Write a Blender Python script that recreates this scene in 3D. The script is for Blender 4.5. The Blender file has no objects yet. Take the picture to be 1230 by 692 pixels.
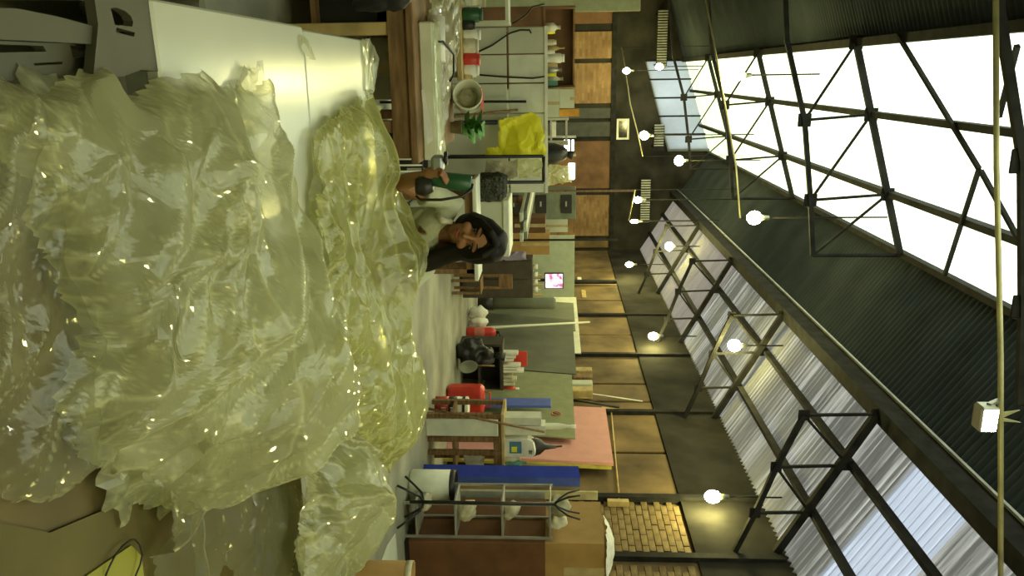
import bpy, math, random
import numpy as np
from mathutils import Vector, Matrix
from mathutils.geometry import tessellate_polygon
random.seed(7); RNG = np.random.default_rng(11)
SC = bpy.context.scene
COL = SC.collection

# ------------------------------------------------------------------ camera
FPX = 950.0
TH, PH = math.radians(15.17), math.atan(53 / 950)
CAM = Vector((0, 0, 1.6))
FW = Vector((math.sin(TH) * math.cos(PH), math.cos(TH) * math.cos(PH), -math.sin(PH)))
RT = Vector((math.cos(TH), -math.sin(TH), 0))
UP = Vector((math.sin(TH) * math.sin(PH), math.cos(TH) * math.sin(PH), math.cos(PH)))
cd = bpy.data.cameras.new('camera'); cam = bpy.data.objects.new('camera', cd); COL.objects.link(cam)
cd.sensor_fit = 'HORIZONTAL'; cd.sensor_width = 36; cd.lens = FPX / 1230 * 36
cd.clip_start = .05; cd.clip_end = 200
LX, LY, LZ = UP, -RT, -FW          # the photograph was taken with the phone turned on its side
cam.matrix_world = Matrix(((LX.x, LY.x, LZ.x, CAM.x), (LX.y, LY.y, LZ.y, CAM.y), (LX.z, LY.z, LZ.z, CAM.z), (0, 0, 0, 1)))
SC.camera = cam

# ------------------------------------------------------------------ world, exposure
w = bpy.data.worlds.new('overcast_sky'); SC.world = w; w.use_nodes = True
bgn = w.node_tree.nodes['Background']
bgn.inputs[0].default_value = (.93, 1.0, 1.0, 1); bgn.inputs[1].default_value = 1.75
SC.view_settings.view_transform = 'Standard'; SC.view_settings.look = 'None'
SC.view_settings.exposure = 0.75; SC.view_settings.gamma = 1.0; SC.view_settings.use_curve_mapping = False
SC.cycles.use_denoising = True
SC.cycles.max_bounces = 8; SC.cycles.diffuse_bounces = 4; SC.cycles.glossy_bounces = 3
SC.cycles.transmission_bounces = 6; SC.cycles.transparent_max_bounces = 14
SC.cycles.sample_clamp_indirect = 4.0
LAMP_COL = (1.0, .90, .32); LAMP_E = 165.0

# ------------------------------------------------------------------ helpers: rays
def ray(px, py): return FW * FPX + UP * (px - 615) + RT * (py - 346)
def atY(px, py, Y): d = ray(px, py); return CAM + d * (Y / d.y)
def atZ(px, py, z): d = ray(px, py); return CAM + d * ((z - 1.6) / d.z)
def atX(px, py, X): d = ray(px, py); return CAM + d * (X / d.x)

# ------------------------------------------------------------------ helpers: materials
MATS = {}
def mat(name, col, rough=.6, metal=0., var=.12, scale=6., bump=0., bscale=40., spec=.4, stretch=None, col2=None, emis=0.):
    if name in MATS: return MATS[name]
    m = bpy.data.materials.new(name); m.use_nodes = True; nt = m.node_tree; N = nt.nodes; L = nt.links
    b = N['Principled BSDF']; b.inputs['Roughness'].default_value = rough; b.inputs['Metallic'].default_value = metal
    b.inputs['Specular IOR Level'].default_value = spec
    tc = N.new('ShaderNodeTexCoord'); mp = N.new('ShaderNodeMapping'); L.new(tc.outputs['Object'], mp.inputs[0])
    if stretch: mp.inputs['Scale'].default_value = stretch
    nz = N.new('ShaderNodeTexNoise'); nz.inputs['Scale'].default_value = scale; nz.inputs['Detail'].default_value = 5
    L.new(mp.outputs[0], nz.inputs['Vector'])
    cr = N.new('ShaderNodeValToRGB'); L.new(nz.outputs['Fac'], cr.inputs[0])
    c2 = col2 if col2 else tuple(max(0, c * (1 - 2.2 * var)) for c in col)
    c1 = col if col2 else tuple(min(1, c * (1 + 1.2 * var)) for c in col)
    cr.color_ramp.elements[0].position = .32; cr.color_ramp.elements[1].position = .68
    cr.color_ramp.elements[0].color = (*c2, 1); cr.color_ramp.elements[1].color = (*c1, 1)
    L.new(cr.outputs[0], b.inputs['Base Color'])
    if bump:
        n2 = N.new('ShaderNodeTexNoise'); n2.inputs['Scale'].default_value = bscale; n2.inputs['Detail'].default_value = 4
        L.new(mp.outputs[0], n2.inputs['Vector'])
        bp = N.new('ShaderNodeBump'); bp.inputs['Strength'].default_value = bump; bp.inputs['Distance'].default_value = .02
        L.new(n2.outputs['Fac'], bp.inputs['Height']); L.new(bp.outputs[0], b.inputs['Normal'])
    if emis:
        b.inputs['Emission Color'].default_value = (*col, 1); b.inputs['Emission Strength'].default_value = emis
    MATS[name] = m; return m

def emat(name, col, s):
    if name in MATS: return MATS[name]
    m = bpy.data.materials.new(name); m.use_nodes = True; nt = m.node_tree
    nt.nodes.clear(); e = nt.nodes.new('ShaderNodeEmission'); o = nt.nodes.new('ShaderNodeOutputMaterial')
    e.inputs[0].default_value = (*col, 1); e.inputs[1].default_value = s; nt.links.new(e.outputs[0], o.inputs[0])
    MATS[name] = m; return m

def brick_mat(name, c1, c2, mortar, scale=1.0, rough=.85, axis='X'):
    if name in MATS: return MATS[name]
    m = bpy.data.materials.new(name); m.use_nodes = True; N = m.node_tree.nodes; L = m.node_tree.links
    b = N['Principled BSDF']; b.inputs['Roughness'].default_value = rough
    tc = N.new('ShaderNodeTexCoord'); sp = N.new('ShaderNodeSeparateXYZ'); cb = N.new('ShaderNodeCombineXYZ')
    L.new(tc.outputs['Object'], sp.inputs[0]); L.new(sp.outputs[axis], cb.inputs[0]); L.new(sp.outputs['Z'], cb.inputs[1])
    br = N.new('ShaderNodeTexBrick'); L.new(cb.outputs[0], br.inputs['Vector'])
    br.inputs['Scale'].default_value = 1; br.inputs['Brick Width'].default_value = .235 * scale; br.inputs['Row Height'].default_value = .085 * scale
    br.inputs['Mortar Size'].default_value = .011; br.inputs['Bias'].default_value = -.1
    br.inputs['Color1'].default_value = (*c1, 1); br.inputs['Color2'].default_value = (*c2, 1); br.inputs['Mortar'].default_value = (*mortar, 1)
    nz = N.new('ShaderNodeTexNoise'); nz.inputs['Scale'].default_value = 1.6; nz.inputs['Detail'].default_value = 6
    L.new(tc.outputs['Object'], nz.inputs['Vector'])
    mx = N.new('ShaderNodeMix'); mx.data_type = 'RGBA'; mx.blend_type = 'MULTIPLY'; mx.inputs[0].default_value = .8
    cr = N.new('ShaderNodeValToRGB'); cr.color_ramp.elements[0].position = .3; cr.color_ramp.elements[1].position = .7
    cr.color_ramp.elements[0].color = (.55, .5, .42, 1); cr.color_ramp.elements[1].color = (1, 1, 1, 1)
    L.new(nz.outputs['Fac'], cr.inputs[0]); L.new(br.outputs['Color'], mx.inputs[6]); L.new(cr.outputs[0], mx.inputs[7])
    L.new(mx.outputs[2], b.inputs['Base Color'])
    bp = N.new('ShaderNodeBump'); bp.inputs['Strength'].default_value = .5; bp.inputs['Distance'].default_value = .01; bp.invert = True
    L.new(br.outputs['Fac'], bp.inputs['Height']); L.new(bp.outputs[0], b.inputs['Normal'])
    MATS[name] = m; return m

def sheet_mat(name, thru, tint, dirt, dscale=1.0):
    """corrugated fibreglass sheet: part clear, part milky, streaked with dirt down the slope"""
    if name in MATS: return MATS[name]
    m = bpy.data.materials.new(name); m.use_nodes = True; N = m.node_tree.nodes; L = m.node_tree.links; N.clear()
    out = N.new('ShaderNodeOutputMaterial')
    tr = N.new('ShaderNodeBsdfTransparent'); tl = N.new('ShaderNodeBsdfTranslucent'); df = N.new('ShaderNodeBsdfDiffuse')
    tc = N.new('ShaderNodeTexCoord'); mp = N.new('ShaderNodeMapping'); mp.inputs['Scale'].default_value = (.45, 13, .45)
    oi = N.new('ShaderNodeObjectInfo'); ad = N.new('ShaderNodeVectorMath'); ad.operation = 'ADD'
    L.new(tc.outputs['Object'], ad.inputs[0]); L.new(oi.outputs['Location'], ad.inputs[1]); L.new(ad.outputs[0], mp.inputs[0])
    nz = N.new('ShaderNodeTexNoise'); nz.inputs['Scale'].default_value = dscale; nz.inputs['Detail'].default_value = 8; nz.inputs['Roughness'].default_value = .7
    L.new(mp.outputs[0], nz.inputs['Vector'])
    cr = N.new('ShaderNodeValToRGB'); cr.color_ramp.elements[0].position = .38; cr.color_ramp.elements[1].position = .62
    cr.color_ramp.elements[0].color = (*[t * (1 - dirt) for t in tint], 1); cr.color_ramp.elements[1].color = (*tint, 1)
    sx = N.new('ShaderNodeSeparateXYZ'); L.new(tc.outputs['Object'], sx.inputs[0])       # grime lies in the troughs of the corrugation
    k1 = N.new('ShaderNodeMath'); k1.operation = 'MULTIPLY'; k1.inputs[1].default_value = 2 * math.pi / .1029; L.new(sx.outputs['Y'], k1.inputs[0])
    k2 = N.new('ShaderNodeMath'); k2.operation = 'COSINE'; L.new(k1.outputs[0], k2.inputs[0])
    k3 = N.new('ShaderNodeMath'); k3.operation = 'MULTIPLY_ADD'; k3.inputs[1].default_value = .16 * dirt; L.new(k2.outputs[0], k3.inputs[0]); L.new(nz.outputs['Fac'], k3.inputs[2])
    L.new(k3.outputs[0], cr.inputs[0]); L.new(cr.outputs[0], tr.inputs[0]); L.new(cr.outputs[0], tl.inputs[0])
    df.inputs[0].default_value = (.35, .36, .33, 1)
    m1 = N.new('ShaderNodeMixShader'); m1.inputs[0].default_value = .35; L.new(tl.outputs[0], m1.inputs[1]); L.new(df.outputs[0], m1.inputs[2])
    m2 = N.new('ShaderNodeMixShader'); m2.inputs[0].default_value = 1 - thru; L.new(tr.outputs[0], m2.inputs[1]); L.new(m1.outputs[0], m2.inputs[2])
    L.new(m2.outputs[0], out.inputs[0]); MATS[name] = m; return m

def film_mat(name, tint, body, opac, gloss_r=.12, bump=.35, bscale=30.):
    """polythene film: clear, slightly milky, glossy"""
    if name in MATS: return MATS[name]
    m = bpy.data.materials.new(name); m.use_nodes = True; N = m.node_tree.nodes; L = m.node_tree.links; N.clear()
    out = N.new('ShaderNodeOutputMaterial')
    tc = N.new('ShaderNodeTexCoord')
    tr = N.new('ShaderNodeBsdfTransparent'); tr.inputs[0].default_value = (*tint, 1)
    df = N.new('ShaderNodeBsdfDiffuse'); df.inputs[0].default_value = (*body, 1)
    tl = N.new('ShaderNodeBsdfTranslucent'); tl.inputs[0].default_value = (*body, 1)
    gl = N.new('ShaderNodeBsdfGlossy'); gl.inputs['Roughness'].default_value = gloss_r
    g2 = N.new('ShaderNodeBsdfGlossy'); g2.inputs['Roughness'].default_value = .36
    mg_ = N.new('ShaderNodeMixShader'); mg_.inputs[0].default_value = .18; L.new(gl.outputs[0], mg_.inputs[1]); L.new(g2.outputs[0], mg_.inputs[2])
    m1 = N.new('ShaderNodeMixShader'); m1.inputs[0].default_value = .5; L.new(df.outputs[0], m1.inputs[1]); L.new(tl.outputs[0], m1.inputs[2])
    fr = N.new('ShaderNodeFresnel'); fr.inputs[0].default_value = 1.5
    m2 = N.new('ShaderNodeMixShader'); m2.inputs[0].default_value = opac; L.new(tr.outputs[0], m2.inputs[1]); L.new(m1.outputs[0], m2.inputs[2])
    tcx = N.new('ShaderNodeTexCoord'); prev = N.new('ShaderNodeAttribute'); prev.attribute_name = 'crease'     # folds where the film is stress-whitened
    pk = N.new('ShaderNodeMath'); pk.operation = 'MULTIPLY'; pk.inputs[1].default_value = .42; L.new(prev.outputs['Fac'], pk.inputs[0]); prev = pk
    hz = N.new('ShaderNodeTexNoise'); hz.inputs['Scale'].default_value = 2.2; hz.inputs['Detail'].default_value = 4; L.new(tcx.outputs['Object'], hz.inputs['Vector'])
    hm_ = N.new('ShaderNodeMapRange'); hm_.inputs[1].default_value = .3; hm_.inputs[2].default_value = .7; hm_.inputs[3].default_value = opac - .14; hm_.inputs[4].default_value = opac + .14; L.new(hz.outputs['Fac'], hm_.inputs[0])
    so = N.new('ShaderNodeMath'); so.operation = 'ADD'; L.new(hm_.outputs[0], so.inputs[0]); L.new(prev.outputs[0], so.inputs[1]); L.new(so.outputs[0], m2.inputs[0])
    gm = N.new('ShaderNodeMath'); gm.operation = 'MULTIPLY_ADD'; gm.inputs[1].default_value = .56; gm.inputs[2].default_value = .02; gm.use_clamp = True
    L.new(fr.outputs[0], gm.inputs[0])
    m3 = N.new('ShaderNodeMixShader'); L.new(gm.outputs[0], m3.inputs[0]); L.new(m2.outputs[0], m3.inputs[1]); L.new(mg_.outputs[0], m3.inputs[2])
    L.new(m3.outputs[0], out.inputs[0]); MATS[name] = m; return m

# ------------------------------------------------------------------ helpers: meshes
def V3(*a): return Vector(a[0]) if len(a) == 1 else Vector(a)
class MB:
    """collects shapes, then links them as ONE mesh object"""
    def __init__(s): s.v = []; s.f = []; s.sm = []
    def add(s, vs, fs, smooth=False):
        o = len(s.v); s.v += [tuple(v) for v in vs]; s.f += [tuple(i + o for i in f) for f in fs]; s.sm += [smooth] * len(fs); return s
    def box(s, a, b, bev=0.):
        (x0, y0, z0), (x1, y1, z1) = [sorted(t) for t in zip(a, b)][0:0] or (tuple(min(p, q) for p, q in zip(a, b)), tuple(max(p, q) for p, q in zip(a, b)))
        e = min(bev, (x1 - x0) * .45, (y1 - y0) * .45, (z1 - z0) * .45)
        if e <= 0:
            vs = [(x, y, z) for z in (z0, z1) for y in (y0, y1) for x in (x0, x1)]
            return s.add(vs, [(0, 2, 3, 1), (4, 5, 7, 6), (0, 1, 5, 4), (2, 6, 7, 3), (0, 4, 6, 2), (1, 3, 7, 5)])
        vs = []; idx = {}
        for ix, X in ((0, (x0, x0 + e)), (1, (x1, x1 - e))):
            for iy, Y in ((0, (y0, y0 + e)), (1, (y1, y1 - e))):
                for iz, Z in ((0, (z0, z0 + e)), (1, (z1, z1 - e))):
                    for k, p in enumerate(((X[0], Y[1], Z[1]), (X[1], Y[0], Z[1]), (X[1], Y[1], Z[0]))):
                        idx[ix, iy, iz, k] = len(vs); vs.append(p)
        F = []
        for k in range(3):
            a1, a2 = [q for q in range(3) if q != k]
            for side in (0, 1):
                def g(p, q):
                    c = [0, 0, 0]; c[k] = side; c[a1] = p; c[a2] = q; return idx[c[0], c[1], c[2], k]
                F.append((g(0, 0), g(1, 0), g(1, 1), g(0, 1)))
        for k in range(3):
            a1, a2 = [q for q in range(3) if q != k]
            for p in (0, 1):
                for q in (0, 1):
                    c0 = [0, 0, 0]; c0[a1] = p; c0[a2] = q; c1 = list(c0); c1[k] = 1
                    F.append((idx[(*c0, a1)], idx[(*c1, a1)], idx[(*c1, a2)], idx[(*c0, a2)]))
        for c in [(i, j, k) for i in (0, 1) for j in (0, 1) for k in (0, 1)]: F.append(tuple(idx[(*c, k)] for k in range(3)))
        return s.add(vs, F)
    def tube(s, pts, r, n=8, smooth=True, cap=True):
        pts = [Vector(p) for p in pts]; m = len(pts)
        rs = list(r) if hasattr(r, '__len__') else [r] * m
        vs = []; ref = None
        for i, p in enumerate(pts):
            t = (pts[min(i + 1, m - 1)] - pts[max(i - 1, 0)])
            t = t.normalized() if t.length > 1e-9 else Vector((0, 0, 1))
            if ref is None: ref = Vector((0, 0, 1)) if abs(t.z) < .9 else Vector((1, 0, 0))
            u = ref - t * ref.dot(t)
            if u.length < 1e-6: u = t.orthogonal()
            u.normalize(); ref = u; q = t.cross(u)
            for k in range(n):
                a = 2 * math.pi * k / n; vs.append(p + (u * math.cos(a) + q * math.sin(a)) * rs[i])
        F = [(i * n + k, i * n + (k + 1) % n, (i + 1) * n + (k + 1) % n, (i + 1) * n + k) for i in range(m - 1) for k in range(n)]
        s.add(vs, F, smooth)
        if cap:
            o = len(s.v) - len(vs)
            s.f += [tuple(o + k for k in range(n))[::-1], tuple(o + (m - 1) * n + k for k in range(n))]; s.sm += [False, False]
        return s
    def bar(s, a, b, wd, ht=None, up=(0, 0, 1)):
        a, b = Vector(a), Vector(b); ht = ht or wd; t = (b - a).normalized(); u = Vector(up) - t * t.dot(Vector(up))
        if u.length < 1e-4: u = t.orthogonal()
        u.normalize(); q = t.cross(u)
        vs = [p + q * (i * wd / 2) + u * (j * ht / 2) for p in (a, b) for i, j in ((-1, -1), (1, -1), (1, 1), (-1, 1))]
        return s.add(vs, [(0, 1, 2, 3), (7, 6, 5, 4), (0, 4, 5, 1), (1, 5, 6, 2), (2, 6, 7, 3), (3, 7, 4, 0)])
    def lathe(s, prof, c=(0, 0, 0), n=20, ax=(0, 0, 1), smooth=True):
        ax = Vector(ax).normalized(); u = ax.orthogonal().normalized(); q = ax.cross(u); c = Vector(c); vs = []
        for r, h in prof:
            for k in range(n):
                a = 2 * math.pi * k / n; vs.append(c + ax * h + (u * math.cos(a) + q * math.sin(a)) * max(r, 1e-4))
        m = len(prof)
        F = [(i * n + k, i * n + (k + 1) % n, (i + 1) * n + (k + 1) % n, (i + 1) * n + k) for i in range(m - 1) for k in range(n)]
        return s.add(vs, F, smooth)
    def ball(s, c, r, n=12, m=8):
        r = r if hasattr(r, '__len__') else (r, r, r); vs = []
        for i in range(m + 1):
            t = math.pi * i / m
            for k in range(n):
                a = 2 * math.pi * k / n; vs.append((c[0] + r[0] * math.sin(t) * math.cos(a), c[1] + r[1] * math.sin(t) * math.sin(a), c[2] + r[2] * math.cos(t)))
        F = [(i * n + k, (i + 1) * n + k, (i + 1) * n + (k + 1) % n, i * n + (k + 1) % n) for i in range(m) for k in range(n)]
        return s.add(vs, F, True)
    def plate(s, outer, holes, fn, th, nrm):
        """flat polygon with holes, fn maps 2-D to 3-D, given thickness along nrm"""
        loops = [[Vector((x, y, 0)) for x, y in outer]] + [[Vector((x, y, 0)) for x, y in h] for h in holes]
        tri = tessellate_polygon(loops); flat = [p for l in loops for p in l]; n = len(flat); nrm = Vector(nrm) * th
        A = [Vector(fn(p.x, p.y)) for p in flat]; vs = A + [p + nrm for p in A]
        F = [tuple(t) for t in tri] + [tuple(i + n for i in t[::-1]) for t in tri]; o = 0
        for l in loops:
            k = len(l); F += [(o + i, o + (i + 1) % k, o + (i + 1) % k + n, o + i + n) for i in range(k)]; o += k
        return s.add(vs, F)
    def mesh(s, name, org=(0, 0, 0)):
        me = bpy.data.meshes.new(name); o = Vector(org)
        me.from_pydata([tuple(Vector(v) - o) for v in s.v], [], s.f); me.polygons.foreach_set('use_smooth', s.sm); me.update()
        return me
    def build(s, name, m, parent=None, org=None, bevel=0.):
        if org is None: org = parent.get('_org', (0, 0, 0)) if parent else (0, 0, 0)
        ob = bpy.data.objects.new(name, s.mesh(name, org)); COL.objects.link(ob); ob.data.materials.append(m)
        if parent: ob.parent = parent
        else: ob.location = org
        if parent: ob['_org'] = tuple(org)
        return ob

def finish_props():
    for o in bpy.data.objects:
        if '_org' in o: del o['_org']
def tag(o, label, cat, group=None):
    o['label'] = label; o['category'] = cat
    if group: o['group'] = group
    return o
def thing(name, label, cat, loc=(0, 0, 0), group=None):
    o = bpy.data.objects.new(name, None); COL.objects.link(o); o.location = loc; o.empty_display_size = .1
    o['_org'] = tuple(loc); return tag(o, label, cat, group)
def struct(name, label=None):
    o = bpy.data.objects.new(name, None); COL.objects.link(o); o['_org'] = (0., 0., 0.); o['kind'] = 'structure'
    if label: o['label'] = label
    return o
def solo(mb, name, m, label, cat, loc=(0, 0, 0), group=None):
    o = mb.build(name, m, None, loc); return tag(o, label, cat, group)
def copy_tree(o, parent=None):
    c = o.copy(); COL.objects.link(c); c.parent = parent
    for ch in list(o.children): copy_tree(ch, c)
    return c

# ------------------------------------------------------------------ materials
M_dark = mat('dark_painted_wall', (.032, .030, .025), .95, var=.25, scale=1.5, spec=.1)
M_steel = mat('dark_steel', (.022, .022, .021), .8, .0, var=.2, spec=.1)
M_floor = mat('concrete', (.30, .30, .225), .55, var=.22, scale=1.3, bump=.15, bscale=14)
M_plaster = mat('stained_plaster', (.17, .115, .05), .9, var=.3, scale=1.1, bump=.3, bscale=9)
M_brickE = brick_mat('brick_end', (.36, .22, .10), (.22, .12, .055), (.25, .18, .10))
M_brown = mat('brown_boarding', (.17, .09, .045), .8, var=.2, scale=2)
M_white = mat('white_laminate', (.50, .515, .43), .2, var=.02, scale=3, spec=.5)
M_offw = mat('off_white', (.68, .70, .57), .6, var=.06)
M_pale = mat('pale_board', (.55, .57, .44), .7, var=.06, scale=2)
M_black = mat('black_plastic', (.018, .018, .018), .45, var=.1)
M_wood = mat('timber', (.22, .13, .055), .7, var=.2, scale=5, stretch=(1, 1, 6))
M_wood2 = mat('pale_timber', (.50, .38, .16), .7, var=.15, scale=6)
M_alu = mat('galvanised', (.45, .46, .42), .4, .6, var=.1)
M_grey = mat('grey_board', (.105, .112, .08), .75, var=.12, scale=2)
M_grey2 = mat('light_grey_board', (.17, .185, .13), .7, var=.1, scale=2)
M_red = mat('red_plastic', (.55, .045, .03), .4, var=.1)
M_card = mat('cardboard', (.38, .235, .08), .85, var=.08, scale=4)
M_cardd = mat('brown_cardboard', (.14, .062, .025), .85, var=.12, scale=4)
M_paper = mat('white_paper', (.75, .75, .66), .8, var=.08)
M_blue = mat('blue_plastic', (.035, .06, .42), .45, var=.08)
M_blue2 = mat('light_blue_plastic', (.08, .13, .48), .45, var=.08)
M_green = mat('dark_green_plastic', (.02, .085, .035), .4, var=.1)
M_rag = mat('cream_rag', (.62, .58, .42), .95, var=.15, scale=12)
M_kh = mat('khaki_cloth', (.40, .37, .24), .95, var=.15, scale=12)
M_bulb = emat('lamp_glow', LAMP_COL, LAMP_E)

# ================================================================== THE BUILDING
XR, YE, YB, XL = 5.5, 24.9, -4.0, -4.65
RIDGE, BEAM, EAVE, SKYL, LEFT = (2.42, 6.34), (3.70, 5.42), (5.5, 4.27), (-.32, 5.50), (-4.65, 4.08)
fl = struct('floor'); MB().box((XL - .2, YB - .2, -.12), (XR + .2, YE + .2, 0)).build('slab', M_floor, fl)

# right wall: plastered brick bays between dark steel columns
wr = struct('wall_right')
MB().box((XR + .05, YB, 0), (XR + .25, YE + .25, 4.3)).build('backing', M_dark, wr)
MB().box((XR - .03, YB, 3.24), (XR + .05, YE, 4.3)).build('upper_band', M_dark, wr)
edges = [24.9, 22.2, 20.54, 19.09, 17.76, 16.41, 15.05, 13.59, 12.78, 12.26, 10.87, 9.5]
for a, b in zip(edges[1:], edges[:-1]):
    MB().box((XR, a + .035, 0), (XR + .06, b - .035, 3.24), .012).build('wall_panel', M_plaster, wr)
for y in (17.76, 15.05, 12.26, 9.5, 8.16, 5.4, 2.6):
    MB().box((XR - .07, y - .05, 0), (XR + .06, y + .05, 4.25)).build('column', M_steel, wr)
for a, b in ((5.45, 8.12), (2.65, 5.35), (-1, 2.55), (-4, -1.05)):
    MB().box((XR + .01, a, 0), (XR + .06, b, 3.24)).build('wall_panel', M_plaster, wr)
M_br = [mat('brick_%d' % i, c, .9, var=.18, scale=9, bump=.3) for i, c in enumerate(((.19, .135, .055), (.21, .15, .065), (.175, .12, .05), (.22, .16, .07)))]
bm_ = [MB().box((0, 0, 0), (.045, .222, .076), .004).mesh('brick') for _ in range(4)]
for i in range(4): bm_[i].materials.append(M_br[i])
MB().box((XR + .03, 8.2, 0), (XR + .06, 9.45, 3.24)).build('mortar', mat('mortar', (.15, .105, .05), .95), wr)
MB().box((XR - .001, 7.0, 1.7), (XR + .03, 8.12, 3.24)).build('mortar', mat('mortar', (.15, .105, .05), .95), wr)
for (ya, yb, z0, nx) in ((8.22, 9.45, .01, 0.), (7.0, 8.1, 1.71, -.016)):
    r = 0; z = z0
    while z < 3.16:
        y = ya - (.115 if r % 2 else 0)
        while y < yb:
            if y >= ya - .01 and y + .215 <= yb + .02:
                o = bpy.data.objects.new('brick', bm_[random.randrange(4)]); COL.objects.link(o); o.parent = wr
                o.location = (XR + nx + random.uniform(-.006, .004), y, z)
            y += .229
        z += .082; r += 1

# end wall
we = struct('wall_end')
MB().box((XL, YE + .06, 0), (XR + .2, YE + .25, 4.3)).build('backing', M_dark, we)
def end_panel(y0, y1, m, z0=0, z1=3.27, name='wall_panel'):
    a, b = atY(710, y0, YE), atY(710, y1, YE)
    MB().box((a.x + .04, YE, z0), (b.x - .04, YE + .07, z1), .01).build(name, m, we)
end_panel(-60, 30, M_brown); end_panel(36, 72, M_brickE); end_panel(74, 126, M_brickE)
end_panel(128, 144, mat('dark_door_blue', (.055, .06, .055), .7)); end_panel(145, 166, mat('dark_door_blue', (.055, .06, .055), .7))
end_panel(168, 228, M_brown); end_panel(233, 285, M_brickE); end_panel(288, 299, M_plaster)
MB().box((XL, YE - .04, 3.27), (XR, YE + .08, 3.42)).build('lintel', M_steel, we)
MB().box((XL, YE - .02, 3.42), (XR, YE + .06, 4.32)).build('upper_band', M_dark, we)
# gable: dark boarding and a glazed part high on the left
MB().plate([(-.34, 4.3), (1.95, 4.97), (2.35, 5.1), (3.1, 4.9), (EAVE[0], 4.27), (EAVE[0], 4.2), (XL, 4.05), (XL, 4.1), (-.34, 5.45)],
           [], lambda x, z: (x, YE, z), .08, (0, 1, 0)).build('gable_boarding', M_dark, we)
M_gab = sheet_mat('gable_glazing', .30, (.60, .64, .66), .25)
for a, b in zip(np.linspace(-.32, 2.4, 6)[:-1], np.linspace(-.32, 2.4, 6)[1:]):
    zb = lambda x: 4.26 + (x + .34) * .285; zt = lambda x: 5.5 + (x + .32) * .306
    MB().plate([(a, zb(a)), (b - .02, zb(b)), (b - .02, zt(b) - .03), (a, zt(a) - .03)], [], lambda x, z: (x, YE - .03, z), .012, (0, 1, 0)).build('glazing_pane', M_gab, we)
    MB().bar((a, YE - .05, zb(a)), (a, YE - .05, zt(a)), .035).build('mullion', M_steel, we)
MB().plate([(2.30, 5.1), (3.1, 4.9), (5.5, 4.27), (3.7, 5.42), (2.42, 6.34), (2.30, 6.30)], [], lambda x, z: (x, YE, z), .06, (0, 1, 0)).build('gable_boarding', M_dark, we)
# ribbed metal cladding strips over the doors
for a, b, z in ((-1.7, -.1, 4.55), (1.55, 2.3, 4.55), (3.2, 4.6, 4.2)):
    n = int((b - a) / .075)
    for i in range(n):
        x = a + i * .075
        MB().bar((x, YE - .55, z), (x, YE - .55, z + .28), .035, .03).build('cladding_rib', M_alu, we)
    MB().box((a, YE - .53, z - .02), (b, YE - .50, z + .3)).build('cladding_sheet', M_steel, we)
    for x in (a + .1, b - .1): MB().bar((x, YE - .52, z), (x, YE, z), .04).build('cladding_bracket', M_steel, we)

wb = struct('wall_back'); MB().box((XL, YB - .2, 0), (XR, YB, 6.4)).build('backing', mat('pale_wall', (.5, .5, .42), .9), wb)
wl = struct('wall_left'); MB().box((XL - .2, YB, 0), (XL, YE, 4.3)).build('backing', mat('pale_wall', (.5, .5, .42), .9), wl)

# roof: corrugated sheets on steel
roof = struct('ceiling')
def corr(p0, p1, wid, pitch=.105, amp=.015, seg=6):
    """one corrugated sheet between two section points, wid along Y"""
    n = int(round(wid / pitch)) * seg
    d = Vector((p1[0] - p0[0], 0, p1[1] - p0[1])); nn = Vector((-d.z, 0, d.x)).normalized()
    if nn.z < 0: nn = -nn
    vs = []
    for e in (p0, p1):
        for i in range(n + 1):
            y = wid * i / n; h = amp * math.cos(2 * math.pi * i / seg); vs.append(Vector((e[0], y, e[1])) + nn * h)
    F = [(i, i + 1, n + 2 + i, n + 1 + i) for i in range(n)]
    mb = MB(); mb.add(vs, F, True); return mb
WID = 1.05
S_clear = sheet_mat('skylight_sheet', .82, (.96, 1.0, .77), .05)
S_grey = sheet_mat('weathered_sheet', .10, (.37, .355, .325), .78, 1.0)
S_grey2 = sheet_mat('cleaner_sheet', .30, (.40, .43, .50), .30, 1.3)
S_dull = sheet_mat('dull_sheet', .05, (.24, .205, .19), .35, 1.3)
S_dark = mat('dark_roofing', (.040, .050, .056), .9, var=.15, scale=1, spec=.1)
kinds = []
for nm, p0, p1, m in (('skylight_panel', SKYL, RIDGE, S_clear), ('roofing_panel', LEFT, SKYL, S_dark), ('roofing_panel', RIDGE, BEAM, S_dark)):
    me = corr(p0, p1, WID + .03).mesh(nm); me.materials.append(m); kinds.append((nm, me))
mg = []
for m in (S_grey, S_grey2, S_dull):
    me = corr(BEAM, EAVE, WID + .03, amp=.026).mesh('translucent_panel'); me.materials.append(m); mg.append(me)
ys = np.arange(YB, YE - .2, WID)
for i, y in enumerate(ys):
    for nm, me in kinds:
        o = bpy.data.objects.new(nm, me); COL.objects.link(o); o.parent = roof; o.location = (0, y, 0)
    k = 2 if y > 15.3 else (1 if 6.2 < y < 7.2 else 0)
    o = bpy.data.objects.new('translucent_panel', mg[k]); COL.objects.link(o); o.parent = roof; o.location = (0, y, 0)
def on_left(x): return SKYL[1] + (x - SKYL[0]) * (RIDGE[1] - SKYL[1]) / (RIDGE[0] - SKYL[0])
def on_right(x): return BEAM[1] + (x - BEAM[0]) * (EAVE[1] - BEAM[1]) / (EAVE[0] - BEAM[0])
for x in (.57, 1.60):
    MB().bar((x, YB, on_left(x) - .09), (x, YE, on_left(x) - .09), .075, .12).build('purlin', M_steel, roof)
for x in (4.33, 4.93):
    MB().bar((x, YB, on_right(x) - .08), (x, YE, on_right(x) - .08), .065, .09).build('purlin', M_steel, roof)
MB().bar((BEAM[0], YB, BEAM[1] - .14), (BEAM[0], YE, BEAM[1] - .14), .2, .26).build('valley_beam', M_steel, roof)
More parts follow.
